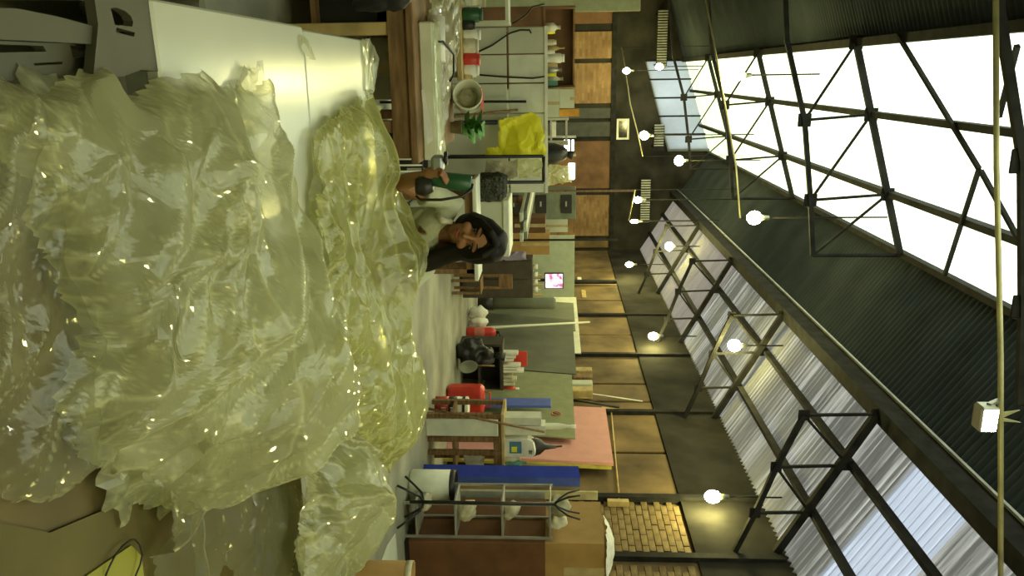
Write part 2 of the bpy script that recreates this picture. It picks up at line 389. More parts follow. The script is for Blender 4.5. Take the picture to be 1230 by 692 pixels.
MB().bar((BEAM[0] - .13, YB, BEAM[1] - .03), (BEAM[0] - .13, YE, BEAM[1] - .03), .03, .03).build('beam_flange', M_alu, roof)
MB().bar((RIDGE[0], YB, RIDGE[1] - .08), (RIDGE[0], YE, RIDGE[1] - .08), .08, .1).build('ridge_beam', M_steel, roof)
MB().bar((SKYL[0], YB, SKYL[1] - .08), (SKYL[0], YE, SKYL[1] - .08), .1, .12).build('sill_beam', M_steel, roof)
def gusset(t, p, s): MB().box((p[0] - s, p[1] - .008, p[2] - s), (p[0] + s, p[1] + .008, p[2] + s), .05).build('gusset_plate', M_steel, t)
def left_truss(y):
    t = thing('roof_truss', '', 'truss', (0, y, 0))
    top = [(-.32, y, SKYL[1] - .14)] + [(x, y, on_left(x) - .14) for x in (.57, 1.60)] + [(2.42, y, 6.2)]
    bot = [(-.36, y, 4.50), (.63, y, 4.80), (1.67, y, 4.96), (2.42, y, 5.05)]
    MB().bar(top[0], top[3], .06, .08).build('top_chord', M_steel, t)
    b = MB()
    for i in range(3): b.bar(bot[i], bot[i + 1], .05, .06)
    b.bar((-4.6, y, 4.02), bot[0], .05, .06); b.build('bottom_chord', M_steel, t)
    for i in (1, 2, 3): MB().bar(bot[i], top[i], .035, .035).build('strut', M_steel, t)
    for i in (0, 1, 2): MB().bar(bot[i + 1], top[i], .03, .03).build('brace', M_steel, t)
    for p in top[:3] + bot[1:3]: gusset(t, p, .085)
    return t
TL = ['nearest', 'second nearest', 'third', 'farthest']
for k, y in enumerate((5.65, 10.6, 15.6, 20.6)):
    t = left_truss(y); t['label'] = 'dark steel truss under the bright skylight, %s from the camera' % TL[k]; t['group'] = 'trusses under the skylight'
def right_truss(y):
    t = thing('roof_truss', '', 'truss', (0, y, 0))
    top = [(3.70, y, BEAM[1] - .27)] + [(x, y, on_right(x) - .12) for x in (4.33, 4.93)] + [(5.46, y, 4.18)]
    bot = [(3.72, y, 4.36), (4.36, y, 4.10), (4.95, y, 3.90)]
    MB().bar(top[0], top[3], .07, .09).build('top_chord', M_steel, t)
    b = MB(); b.bar(bot[0], bot[1], .05, .06); b.bar(bot[1], bot[2], .05, .06); b.bar(bot[2], (5.46, y, 3.7), .05, .06)
    b.build('bottom_chord', M_steel, t)
    for i in (0, 1, 2): MB().bar(bot[i], top[i], .03, .03).build('strut', M_steel, t)
    for i in (0, 1): MB().bar(bot[i], top[i + 1], .03, .03).build('brace', M_steel, t)
    for p in top[:3] + bot[:3]: gusset(t, p, .065)
    return t
TN = ['nearest', 'second nearest', 'third', 'fourth', 'fifth']
for k, y in enumerate((4.55, 8.3, 12.07, 15.8, 19.6)):
    t = right_truss(y); t['label'] = 'dark steel half truss under the grey corrugated slope, %s from the camera' % TN[k]; t['group'] = 'trusses under the grey slope'

def on_sky(px, py, drop=.16):
    d = ray(px, py); k = (RIDGE[1] - SKYL[1]) / (RIDGE[0] - SKYL[0])      # point on the plane of the skylight
    t_ = (SKYL[1] - drop - SKYL[0] * k - CAM.z) / (d.z - d.x * k); return CAM + d * t_
for pa, pb in (((1078, 41), (1176, 203)), ((1176, 203), (1135, 330)), ((1222, 55), (1200, 140)), ((1178, 205), (1222, 285))):
    MB().bar(on_sky(*pa), on_sky(*pb), .04, .04).build('wind_brace', M_steel, roof)
def roof_z(x): return on_left(x) if x < RIDGE[0] else (RIDGE[1] + (x - RIDGE[0]) * (BEAM[1] - RIDGE[1]) / (BEAM[0] - RIDGE[0]) if x < BEAM[0] else on_right(x))
# ------------------------------------------------------------------ lamps
M_alulamp = mat('lamp_metal', (.35, .35, .28), .35, .7)
def pendant(p, label, z_hang, group, r=.085, shade=False):
    x, y, z = p; z_hang = roof_z(x) - .01
    t = thing('pendant_lamp', label, 'lamp', (x, y, z), group)
    MB().tube([(x, y, z + .1), (x, y, z_hang)], .012, 6).build('hanging_rod', M_steel, t)
    MB().lathe([(.001, .19), (.03, .18), (.035, .11), (.045, .07), (.03, .06)], (x, y, z), 12).build('lamp_holder', M_alulamp, t)
    b = MB().lathe([(.03, .075), (r * .8, .04), (r, -.02), (r * .85, -.075), (r * .45, -.115), (.002, -.125)], (x, y, z), 14).build('bulb', M_bulb, t)
    if shade: MB().lathe([(.04, .12), (.1, .09), (.17, .02), (.165, .018), (.095, .082), (.04, .11)], (x, y, z), 18).build('reflector', M_alulamp, t)
    return t
pendant((5.2, 9.09, 3.6), 'brightest lamp glowing low against the dark right wall, nearest the camera', 4.4, 'wall row lamps')
pendant((5.2, 15.43, 3.6), 'small lit lamp high above the grey boards', 4.4, 'wall row lamps', .08)
pendant((5.02, 20.94, 3.6), 'small lit lamp near the far right corner of the hall', 4.6, 'wall row lamps', .075)
pendant((3.65, 19.91, 3.6), 'tiny lit lamp beside a thin bright rod, above the monitor area', 4.9, 'end wall lamps', .05)
pendant((3.0, 19.25, 3.6), 'lit lamp hanging before the brown brick end wall, right one of two', 4.9, 'end wall lamps', .08)
pendant((1.38, 18.2, 3.6), 'bright yellow lamp before the small window in the dark end wall', 4.8, 'end wall lamps', .1)
pendant((-.04, 23.2, 3.6), 'lit lamp above the leftmost bricks of the end wall', 4.5, 'end wall lamps', .09)
pendant((4.14, 11.84, 4.4), 'round lit lamp under the grey corrugated slope with truss brace behind it', 5.0, 'roof row lamps', .10)
pendant((2.0, 11.14, 4.4), 'white lit lamp before the dark roof strip between the skylight and grey slope', 6.0, 'roof row lamps', .10)
pendant((.07, 12.71, 4.4), 'lamp seen against the bright skylight, larger left one', 5.4, 'roof row lamps', .085)
pendant((1.95, 18.19, 4.4), 'large glowing lamp at the far end of the dark roof strip', 6.0, 'roof row lamps', .12)
pendant((4.15, 19.22, 4.4), 'glowing lamp before the dull far panels of the grey slope', 4.95, 'roof row lamps', .11)
pendant((-.13, 22.31, 4.4), 'lamp seen against the pale gable glazing at the far end', 5.4, 'roof row lamps', .085)
pendant((5.2, 2.9, 3.6), 'lit lamp on the right wall behind the camera', 4.4, 'wall row lamps')
pendant((0.2, 0.4, 4.4), 'lit lamp hanging under the skylight above the camera', 5.5, 'roof row lamps', .10)
pendant((2.4, 0.6, 4.4), 'lit lamp hanging above the wrapped tables behind the camera', 6.0, 'roof row lamps', .10)
def conduit(pts, label, r=.014):
    t = thing('lamp_conduit', label, 'conduit', pts[0], 'lamp conduits'); MB().tube(pts, r, 6).build('conduit', mat('conduit', (.40, .38, .20), .4, .3), t)
    for p in (pts[0], pts[-1]): MB().tube([p, (p[0], p[1], roof_z(p[0]) - .01)], .006, 6).build('hanger', M_steel, t)
a = [atY(848, 0, 12.9), atY(868, 110, 12.75), atY(884, 200, 12.6), atY(889, 262, 12.5)]
conduit(a, 'yellowish conduit crossing the skylight behind the trusses')
conduit([atY(1196, -40, 5.45), atY(1197, 200, 5.3), atY(1202, 430, 5.15), atY(1202, 700, 5.0)], 'straight conduit crossing close overhead, carrying the floodlight', .02)
conduit([atY(747, 57, 20.3), atY(757, 125, 20.1), atY(766, 160, 20), atY(772, 188, 19.9)], 'thin conduit before the dark end wall')
conduit([atY(763, 228, 19.2), atY(755, 265, 19.2)], 'short bright rod before the dark end wall', .016)
# floodlight on the near conduit
fp = atY(1188, 505, 5.0)
t = thing('floodlight', 'white rectangular floodlight on the near overhead conduit', 'floodlight', fp)
MB().box((fp.x - .10, fp.y - .03, fp.z - .07), (fp.x + .08, fp.y + .09, fp.z + .05), .015).build('housing', M_alulamp, t)
MB().box((fp.x - .085, fp.y - .034, fp.z - .055), (fp.x + .065, fp.y - .03, fp.z + .035)).build('lens', emat('flood_glow', (1, .97, .8), 30), t)
MB().bar((fp.x - .1, fp.y + .03, fp.z), (fp.x - .1, fp.y + .1, fp.z + .1), .02, .03).build('bracket', M_alulamp, t); MB().bar((fp.x + .08, fp.y + .03, fp.z), (fp.x + .08, fp.y + .1, fp.z + .1), .02, .03).build('bracket', M_alulamp, t)
MB().plate([(0, 0), (.22, .06), (.05, .05), (.2, -.03)], [], lambda x, z: (fp.x + z, fp.y + .1, fp.z + .05 + x), .01, (0, 1, 0)).build('fixing_plate', mat('conduit', (.40, .38, .20)), t)
# ================================================================== FOREGROUND TABLES
def table(name, label, x0, x1, y0, y1, h, mtop, mleg, th=.035, leg=.045, lab_group=None, inset=.05):
    t = thing(name, label, 'table', ((x0 + x1) / 2, (y0 + y1) / 2, 0), lab_group)
    MB().box((x0, y0, h - th), (x1, y1, h), .006).build('tabletop', mtop, t)
    i = inset
    MB().box((x0 + i, y0 + i, h - th - .07), (x1 - i, y0 + i + .025, h - th)).build('apron', mleg, t)
    MB().box((x0 + i, y1 - i - .025, h - th - .07), (x1 - i, y1 - i, h - th)).build('apron', mleg, t)
    for X in (x0 + i + leg / 2, x1 - i - leg / 2):
        for Y in (y0 + i + leg / 2, y1 - i - leg / 2):
            MB().box((X - leg / 2, Y - leg / 2, 0), (X + leg / 2, Y + leg / 2, h - th), .004).build('leg', mleg, t)
    return t
table('work_table', 'white laminate table under the near plastic heap, beside the grey chairs', -.165, .98, 1.72, 2.745, .75, M_white, M_alu)
table('work_table', 'white laminate table with bright glare, its far end before the wooden bench', -.155, 1.85, 2.752, 3.72, .75, M_white, M_alu)
M_ply = mat('brown_plywood', (.12, .09, .032), .7, var=.15, scale=3)
table('low_table', 'brown plywood table showing dimly through the near plastic', .12, 2.3, .35, 1.70, .68, M_ply, M_wood)

# ------------------------------------------------------------------ crumpled film
def tin(P, cell, ang, aniso, seed):
    c, s = math.cos(ang), math.sin(ang)
    x = (P[:, 0] * c + P[:, 1] * s) / cell; y = (-P[:, 0] * s + P[:, 1] * c) / (cell * aniso)
    x = x + .16 * np.sin(y * 1.7 + seed); y = y + .16 * np.sin(x * 1.3 + seed * 2.1)
    sk = (x + y) * .3660254; X = x + sk; Y = y + sk
    i = np.floor(X).astype(np.int64); j = np.floor(Y).astype(np.int64); fx = X - i; fy = Y - j
    def h(a, b):
        n = np.sin(a * 127.1 + b * 311.7 + seed * 74.7) * 43758.5453; return 2 * (n - np.floor(n)) - 1
    up = fx > fy
    return np.where(up, h(i, j) * (1 - fx) + h(i + 1, j) * (fx - fy) + h(i + 1, j + 1) * fy,
                    h(i, j) * (1 - fy) + h(i, j + 1) * (fy - fx) + h(i + 1, j + 1) * fx)
def poly_sdf(P, poly):
    A = np.array(poly); B = np.roll(A, -1, 0); d = np.full(len(P), 1e9); ins = np.zeros(len(P), bool); near = np.zeros_like(P)
    for a, b in zip(A, B):
        e = b - a; t = np.clip(((P - a) @ e) / (e @ e), 0, 1); q = a + t[:, None] * e; dd = np.hypot(*(P - q).T)
        m = dd < d; d[m] = dd[m]; near[m] = q[m]
        cr = ((a[1] > P[:, 1]) != (b[1] > P[:, 1])); xx = (b[0] - a[0]) * (P[:, 1] - a[1]) / (b[1] - a[1] + 1e-12) + a[0]
        ins ^= cr & (P[:, 0] < xx)
    return np.where(ins, d, -d), near
def crumple(P, seed, amp, fold=0.5, ang=.6, mod=None):
    """broad creased facets everywhere, fine crinkles only in patches"""
    k = np.clip(tin(P, .32, .8, 1.3, seed + 6.1) * 1.8 + .05, 0, 1)
    z = 1.15 * tin(P, .46, .3 + ang, 1.5, seed) + .62 * tin(P, .20, 1.1 + ang, 2.0, seed + 1.3) + .20 * tin(P, .10, 2.0 + ang, 1.9, seed + 2.7)
    z += k * (.30 * tin(P, .075, 2.6 + ang, 1.8, seed + 3.9) + .30 * tin(P, .045, .5 + ang, 2.4, seed + 7.3))
    wv = 1.8 * tin(P, .5, ang, 1, seed + 9.1); z += .07 * np.sin((P[:, 0] * math.cos(ang) + P[:, 1] * math.sin(ang)) / .021 + 5 * wv) + .05 * np.sin((P[:, 0] * math.sin(ang) - P[:, 1] * math.cos(ang)) / .031 + 7 * wv)
    r = 1 - 2 * np.abs(tin(P, .24, ang, 3.6, seed + 5.1)); z += fold * np.maximum(r - .45, 0) * 1.8
    return amp * z * (mod(P[:, 0], P[:, 1]) if mod else 1.0)
def film_mesh(name, poly, dome, base, seed, amp, cell=.010, lift=.0, edge=.05, fold=.5, ang=.6, off=0., rough_edge=.035, mod=None):
    poly = [tuple(p) for p in poly]; A = np.array(poly); lo, hi = A.min(0) - .02, A.max(0) + .02
    nx, ny = int((hi[0] - lo[0]) / cell) + 1, int((hi[1] - lo[1]) / cell) + 1
    gx, gy = np.meshgrid(lo[0] + np.arange(nx) * cell, lo[1] + np.arange(ny) * cell, indexing='ij')
    P = np.stack([gx.ravel(), gy.ravel()], 1)
    d, near = poly_sdf(P, poly); d = d + rough_edge * tin(P, .12, .4, 1.2, seed + 9) + rough_edge * .5 * tin(P, .05, 1.4, 1, seed + 8)
    keep = d > 0; D = np.maximum(d, 0)
    hgt = np.zeros(len(P))
    for (cx, cy, a, s) in dome: hgt += a * np.exp(-((P[:, 0] - cx) ** 2 + (P[:, 1] - cy) ** 2) / (2 * s * s))
    prof = 1 - np.exp(-D / edge)
    cr = crumple(P, seed, amp, fold, ang, mod)
    z = hgt * prof + (cr + amp * .9) * (.35 + .65 * prof) + lift * np.maximum(0, tin(P, .16, .9, 1, seed + 4)) * np.exp(-D / .05)
    bz = base(P[:, 0], P[:, 1]); z = bz + np.maximum(z, .004) + off
    dx = .35 * amp * (tin(P, .11, .2, 1.5, seed + 11) + .6 * tin(P, .05, 1.2, 1.5, seed + 12)); dy = .35 * amp * (tin(P, .11, 1.7, 1.5, seed + 13) + .6 * tin(P, .05, .8, 1.5, seed + 14))
    co = np.stack([P[:, 0] + dx, P[:, 1] + dy, z], 1)
    Zg = z.reshape(nx, ny); lap = np.zeros_like(Zg); lap[1:-1] += np.abs(Zg[2:] - 2 * Zg[1:-1] + Zg[:-2]); lap[:, 1:-1] += np.abs(Zg[:, 2:] - 2 * Zg[:, 1:-1] + Zg[:, :-2])
    crease = np.clip((lap.ravel() / cell - .22) * 1.6, 0, 1)
    idx = -np.ones(len(P), np.int64); idx[keep] = np.arange(keep.sum()); co = co[keep]; crease = crease[keep]
    g = np.arange(len(P)).reshape(nx, ny); q = np.stack([g[:-1, :-1], g[1:, :-1], g[1:, 1:], g[:-1, 1:]], -1).reshape(-1, 4)
    k4 = keep[q]; n = k4.sum(1); q4 = idx[q[n == 4]]
    t3 = np.array([idx[[v for v, k in zip(a, b) if k]] for a, b in zip(q[n == 3], k4[n == 3])]).reshape(-1, 3)
    me = bpy.data.meshes.new(name)
    me.vertices.add(len(co)); me.vertices.foreach_set('co', co.ravel())
    nl = len(q4) * 4 + len(t3) * 3; me.loops.add(nl); me.loops.foreach_set('vertex_index', np.concatenate([q4.ravel(), t3.ravel()]))
    me.polygons.add(len(q4) + len(t3))
    st = np.concatenate([np.arange(len(q4)) * 4, len(q4) * 4 + np.arange(len(t3)) * 3]); me.polygons.foreach_set('loop_start', st)
    me.polygons.foreach_set('use_smooth', [False] * (len(q4) + len(t3))); me.update(calc_edges=True); at = me.attributes.new('crease', 'FLOAT', 'POINT'); at.data.foreach_set('value', crease.astype(np.float32)); return me
def film_part(name, me, m, parent):
    o = bpy.data.objects.new(name, me); COL.objects.link(o); o.data.materials.append(m); o.parent = parent; return o
def pz(l, z): return [tuple(atZ(px, py, z).xy) for px, py in l]
M_film = film_mat('clear_film', (.94, .94, .84), (.75, .76, .46), .40, .06, .06, 26)
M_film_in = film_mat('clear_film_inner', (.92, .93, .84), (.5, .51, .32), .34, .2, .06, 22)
M_filmy = film_mat('yellowish_film', (.92, .92, .74), (.70, .70, .30), .42, .06, .06, 28)
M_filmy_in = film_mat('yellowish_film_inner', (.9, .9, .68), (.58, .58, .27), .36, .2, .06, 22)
def flat(z): return lambda x, y: np.full_like(x, z)
def step_base(x, y): return np.where(y > 1.72, .755, .755 - np.clip((1.72 - y) * .5, 0, .07))
near_px = [(30, 150), (55, 82), (100, 88), (148, 76), (182, 95), (240, 88), (300, 102), (330, 86), (326, 150), (328, 215), (346, 285), (375, 350),
           (400, 430), (398, 500), (345, 552), (300, 600), (240, 622), (200, 612), (165, 560), (120, 490), (145, 420), (120, 330), (65, 240)]
npoly = pz(near_px, .80)
c = lambda px, py, z=.85: tuple(atZ(px, py, z).xy)
table('low_table', 'brown plywood table at the right end of the near white table', 1.0, 2.3, 1.72, 2.70, .62, M_ply, M_wood)
upoly = pz([(150, 575), (200, 590), (260, 590), (330, 560), (370, 590), (395, 640), (385, 740), (310, 745), (288, 668), (278, 745), (200, 745), (182, 660), (170, 610)], .72)
t = thing('plastic_sheet', 'thin dull plastic sheet spread under the heap beside the yellow paper', 'plastic sheet', (1.4, 2.0, .7))
M_filmo = film_mat('dull_film', (.86, .86, .66), (.40, .40, .22), .30, .14, .06, 24)
o = film_part('film', film_mesh('film', upoly, [], lambda x, y: np.where(x < 1.0, .757, np.where(y > 1.71, .66, .70)), 71.0, .03, .012, .02, ang=.9), M_filmo, t); o.location = -Vector(t.location)
t = thing('plastic_sheet', 'huge crumpled clear plastic sheet heaped nearest the camera', 'plastic sheet', (*c(150, 330), .755))
dome1 = [(*c(120, 200), .05, .22), (*c(260, 180), .05, .15), (*c(290, 400), .17, .22), (*c(330, 480), .12, .16), (*c(180, 470), .08, .2)]
def put(name, me, m, t):
    o = film_part(name, me, m, t); o.location = -Vector(t.location); return o
put('outer_layer', film_mesh('outer_layer', npoly, dome1, step_base, 3.1, .066, .0065, .05, ang=.5, rough_edge=.018, mod=lambda x, y: np.clip(.45 + .55 * (y - .9) / 1.0, .45, 1.05)), M_film, t)
dome1b = [(x, y, a * .5, s) for x, y, a, s in dome1]
ipoly = pz([(95, 84), (148, 76), (182, 95), (240, 88), (300, 102), (330, 86), (326, 150), (328, 215), (346, 285), (375, 350), (400, 430), (398, 500), (345, 552), (300, 600), (240, 622), (190, 600), (150, 520), (150, 440), (170, 360), (130, 270), (90, 180)], .80)
put('inner_layer', film_mesh('inner_layer', ipoly, dome1b, step_base, 17.3, .035, .014, .03, ang=1.9, rough_edge=.05), M_film_in, t)

far_px = [(374, 168), (392, 140), (402, 124), (436, 116), (446, 128), (450, 200), (456, 290), (462, 380), (470, 470), (474, 545), (462, 566), (440, 556), (418, 520), (402, 440), (385, 360), (366, 280)]
fpoly = pz(far_px, .76)
cpoly = pz([(-90, 55), (0, 72), (60, 82), (100, 90), (140, 110), (180, 200), (200, 350), (200, 480), (188, 592), (160, 578), (110, 596), (50, 610), (-90, 600)], .80)
t = thing('plastic_sheet', 'front plastic sheet in shade, imitated by clearer film over the brown table', 'plastic sheet', (*c(40, 330), .755))
M_film_shade = film_mat('shaded_front_film', (.90, .90, .78), (.60, .61, .38), .25, .07, .06, 26)  # clearer, browner film imitates the shade lying over the front of the heap
put('film', film_mesh('film', cpoly, [(*c(40, 160), .03, .2)], step_base, 5.9, .05, .008, .06, ang=.5, mod=lambda x, y: np.full_like(x, .7)), M_film_shade, t)
t = thing('plastic_sheet', 'yellowish crumpled plastic sheet heaped on the far table before the woman', 'plastic sheet', (*c(430, 350, .8), .755))
dome2 = [(.30, 3.35, .06, .15), (.78, 3.50, .235, .16), (1.08, 3.38, .10, .15), (1.45, 3.42, .15, .20), (1.72, 3.35, .10, .16), (1.0, 2.95, .10, .2), (1.35, 2.9, .12, .2)]
put('outer_layer', film_mesh('outer_layer', fpoly, dome2, flat(.755), 7.7, .050, .007, .06, edge=.07, ang=1.4, fold=.7), M_filmy, t)
put('inner_layer', film_mesh('inner_layer', fpoly, [(x, y, a * .55, s) for x, y, a, s in dome2], flat(.755), 23.3, .03, .014, .03, ang=.2), M_filmy_in, t)

def drape_base(x, y): return .755 - 1.15 * np.maximum(x - 1.80, 0) - .25 * np.maximum(1.72 - y, 0)
dpoly = [(1.28, 2.85), (1.5, 3.05), (1.78, 3.22), (1.98, 3.24), (1.93, 3.02), (2.02, 2.8), (2.3, 2.6), (2.5, 2.2), (2.3, 1.9), (1.9, 2.02), (1.7, 2.16), (1.42, 2.2), (1.18, 2.5)]
t = thing('plastic_sheet', 'crumpled plastic sheet hanging over the right edge of the white tables', 'plastic sheet', (1.8, 2.6, .755))
put('outer_layer', film_mesh('outer_layer', dpoly, [(1.6, 2.7, .14, .18), (1.85, 2.95, .10, .12), (1.45, 2.5, .1, .15)], drape_base, 31.7, .05, .0075, .05, ang=2.4, fold=.8), M_film, t)
put('inner_layer', film_mesh('inner_layer', dpoly, [(1.6, 2.7, .07, .2)], drape_base, 41.7, .03, .014, .03, ang=.4), M_filmy_in, t)

tp = pz([(-60, 150), (0, 165), (30, 180), (48, 260), (56, 350), (50, 410), (0, 400), (-60, 380)], .95)
t = thing('plastic_sheet', 'folded end of clear plastic at the very front edge of the heap', 'plastic sheet', (*c(10, 280, .9), .85))
put('outer_layer', film_mesh('outer_layer', tp, [(*c(0, 270, .95), .05, .08)], flat(.84), 53.1, .03, .007, .03, ang=.1, fold=1.2), M_film, t)
for k, (l, lab) in enumerate(((((362, 42), (372, 50), (382, 75), (372, 72), (362, 56)), 'small clear plastic scrap on the table seam'),
                              (((434, 50), (444, 44), (456, 70), (450, 112), (440, 112), (438, 80)), 'strip of clear plastic over the far end of the white table'))):
    pp = pz(l, .76); t0 = thing('plastic_scrap', lab, 'plastic scrap', (*pp[0], .755))
    put('film', film_mesh('film', pp, [], flat(.753), 61 + k, .012, .006, .01, rough_edge=.008), M_film, t0)

# ------------------------------------------------------------------ grey plastic chairs, front left
M_ch = mat('grey_chair_plastic', (.075, .072, .045), .55, var=.06)
def pl(px_outer, px_holes, z, th, name, parent, m=M_ch):
    o = [tuple(atZ(a, b, z).xy) for a, b in px_outer]; h = [[tuple(atZ(a, b, z).xy) for a, b in q] for q in px_holes]
    return MB().plate(o, h, lambda x, y: (x, y, z - th), th, (0, 0, 1)).build(name, m, parent)
cpos = atZ(150, 20, .7)
t = thing('plastic_chair', 'grey plastic chair with an arched grip hole, tipped beside the white table', 'chair', (cpos.x, cpos.y, 0))
arch = [(134, 14), (133, 10), (140, 9), (150, 13), (157, 19), (160, 26), (159, 32), (138, 30)]
pl([(108, -40), (172, -40), (190, 86), (170, 84), (148, 92), (112, 92), (118, 30)], [arch, [(140, 33), (162, 39), (161, 44), (139, 40)]], .745, .02, 'backrest', t)
pl([(114, -30), (178, -30), (186, 70), (120, 72)], [], .60, .02, 'seat', t)
for px, py in ((118, -20), (176, -20), (183, 62), (124, 66)):
    a = atZ(px, py, .6); MB().tube([(a.x, a.y, .6), (a.x, a.y, 0)], [.02, .014], 8).build('leg', M_ch, t)
t = thing('plastic_chair', 'grey plastic chair with slotted back and sloping arm, leftmost in front', 'chair', (*atZ(60, 40, .7).xy, 0))
pl([(-80, 45), (60, 52), (140, 52), (140, 92), (-80, 100)], [[(-40, 44 + 8), (52, 55), (56, 62), (-40, 64)], [(84, 54), (106, 60), (108, 68), (88, 70)], [(40, 76), (75, 74), (75, 77), (42, 79)]], .70, .02, 'backrest', t)
pl([(-80, 8), (20, 10), (70, 20), (160, 44), (162, 48), (130, 54), (60, 50), (-80, 44)], [], .735, .018, 'arm', t)
pl([(-90, 0), (110, 0), (118, 90), (-90, 96)], [], .44, .02, 'seat', t)
for px, py in ((-60, 10), (100, 10), (105, 80), (-60, 85)):
    a = atZ(px, py, .44); MB().tube([(a.x, a.y, .74 if py < 50 and px > 0 else .44), (a.x, a.y, 0)], [.02, .014], 8).build('leg', M_ch, t)
for nm, l, z, m, lab, cat in (('yellow_card', [(-60, -30), (50, -30), (53, 4), (-60, 8)], .38, mat('yellow_card', (.62, .60, .12), .7), 'sheet of yellow card on the floor beside the grey chairs', 'card'),
                              ('timber_batten', [(56, -30), (66, -30), (74, 18), (66, 20)], .36, M_wood2, 'pale timber batten on the floor beside the grey chairs', 'batten')):
    o = [tuple(atZ(a, b, .02).xy) for a, b in l]
    solo(MB().plate(o, [], lambda x, y: (x, y, .003), .015, (0, 0, 1)), nm, m, lab, cat, (*o[0], .003))

# ------------------------------------------------------------------ brown paper and wire loop, front right
M_kraft = mat('kraft_paper', (.11, .09, .028), .8, var=.1, scale=4)
def pap(l, z, name, m, lab, cat, bend):
    o = [tuple(atZ(a, b, z).xy) for a, b in l]; return solo(MB().plate(o, [], lambda x, y: (x, y, z - .004), .004, (0, 0, 1)), name, m, lab, cat, (*o[0], z))
pap([(-40, 620), (60, 640), (160, 598), (178, 620), (215, 720), (-40, 740)], .690, 'kraft_paper', M_kraft, 'brown kraft paper sheet lying under the front plastic', 'paper', 0)
pap([(104, 692), (158, 655), (170, 668), (178, 730), (80, 740)], .696, 'yellow_paper', mat('yellow_paper', (.26, .25, .035), .7, var=.06), 'bright yellow paper under the dark wire loop', 'paper', 0)
lp = [atZ(px, py, .702) for px, py in ((127, 692), (129, 682), (134, 668), (142, 656), (150, 649), (156, 648), (162, 654), (166, 666), (165, 678), (161, 692), (158, 705))]
solo(MB().tube([(p.x, p.y, .7015 + .012 * math.sin(i / 10 * math.pi)) for i, p in enumerate(lp)], .0022, 6), 'wire_loop', M_black, 'dark bent wire loop on the yellow paper', 'wire', lp[0])
# ================================================================== THE WOMAN AT THE TABLE
M_skin = mat('skin', (.30, .145, .07), .6, var=.06, scale=8)
M_hair = mat('black_hair', (.010, .008, .006), .62, var=.2, scale=30, spec=.15, stretch=(1, 1, .15))
M_shirt = mat('grey_green_shirt', (.44, .46, .33), .9, var=.08, scale=10, bump=.2, bscale=60)
M_trou = mat('dark_trousers', (.03, .032, .04), .9)
M_lip = mat('lips', (.30, .09, .06), .5)
def remesh(o, v, it=4):
    r = o.modifiers.new('remesh', 'REMESH'); r.mode = 'VOXEL'; r.voxel_size = v; r.use_smooth_shade = True
    s = o.modifiers.new('smooth', 'SMOOTH'); s.factor = .5; s.iterations = it
HC = atY(572, 287, 3.55)
hm = Matrix.Rotation(math.radians(-11), 4, 'Z') @ Matrix.Rotation(math.radians(19), 4, 'Y') @ Matrix.Rotation(math.radians(13), 4, 'X')
def H(x, y, z): return HC + hm @ Vector((x, y, z)) * 1.10          # head space: -y is where the face looks
per = thing('person', 'person with long black hair in a grey-green shirt, leaning over the plastic sheets', 'person', (.84, 4.25, 0))
def hball(mb, c, r, n=16, m=12):
    b = MB().ball((0, 0, 0), r, n, m); mb.add([H(*(Vector(c) + Vector(v))) for v in b.v], b.f, True)
B = MB()
hball(B, (0, .012, .02), (.074, .092, .098)); hball(B, (0, -.022, -.045), (.056, .062, .066)); hball(B, (0, -.045, -.088), (.026, .028, .024))
hball(B, (0, -.092, -.022), (.012, .016, .012)); B.tube([H(0, -.075, .025), H(0, -.088, .0), H(0, -.100, -.022)], [.008, .010, .011], 8)
for s in (-1, 1):
    hball(B, (s * .076, .018, -.005), (.010, .018, .03)); hball(B, (s * .036, -.066, -.032), (.024, .02, .022)); hball(B, (s * .032, -.076, .03), (.024, .012, .010))
NB = atY(527, 277, 3.60)
B.tube([H(0, .02, -.06), NB + Vector((.0, .0, .02)), NB + Vector((.01, .02, -.05))], [.052, .05, .07], 14)
RS, RE_, RW = atY(541, 244, 3.62), atY(480, 220, 3.47), atY(508, 212, 3.36)
LS, LE_, LW = atY(507, 322, 3.63), atY(478, 345, 3.52), atY(478, 345, 3.52) + Vector((-.12, -.2, -.07))
PEL = Vector((.85, 4.16, .54))
B.tube([NB, (.76, 3.80, .90), (.81, 3.98, .70), PEL], [.085, .10, .095, .12], 16)
B.tube([NB + Vector((0, 0, -.03)), RS], [.06, .05], 12); B.tube([NB + Vector((0, 0, -.04)), LS], [.06, .05], 12)
B.tube([RS, (RS + RE_) / 2, RE_], [.05, .043, .036], 12); B.tube([RE_, RE_.lerp(RW, .4), RW], [.036, .036, .025], 12)
B.tube([LS, (LS + LE_) / 2, LE_], [.05, .043, .036], 12); B.tube([LE_, LE_.lerp(LW, .4), LW], [.036, .034, .025], 12)
TA, TB_ = atY(516, 214, 3.34), atY(566, 221, 3.36)          # axis of the power tool
def hand(W, palm_to, axis, curl, side):
    """palm, four bent fingers of unequal length closing round the axis, thumb from the side of the palm"""
    d = (palm_to - W).normalized(); a = axis.normalized(); a = (a - d * a.dot(d)).normalized(); n = d.cross(a) * side
    pc = W + d * .05
    B.tube([W, W + d * .03, W + d * .085], [.026, .036, .034], 10)
    for k, (ln, o) in enumerate(((.070, .030), (.078, .010), (.073, -.010), (.058, -.029))):
        p0 = W + d * .078 + a * o; p1 = p0 + d * ln * .38 + n * ln * .12 * curl; p2 = p1 + (d * .25 + n * .8 * curl).normalized() * ln * .36; p3 = p2 + (n * .75 * curl - d * .6 * curl + d * (1 - curl)).normalized() * ln * .3
        B.tube([p0, p1, p2, p3], [.0095, .009, .0085, .0075], 8)
    t0 = W + d * .03 + a * .026; t1 = t0 + a * .022 + d * .022 + n * .012; t2 = t1 + d * .022 + n * .022; B.tube([t0, t1, t2], [.012, .0105, .009], 8)
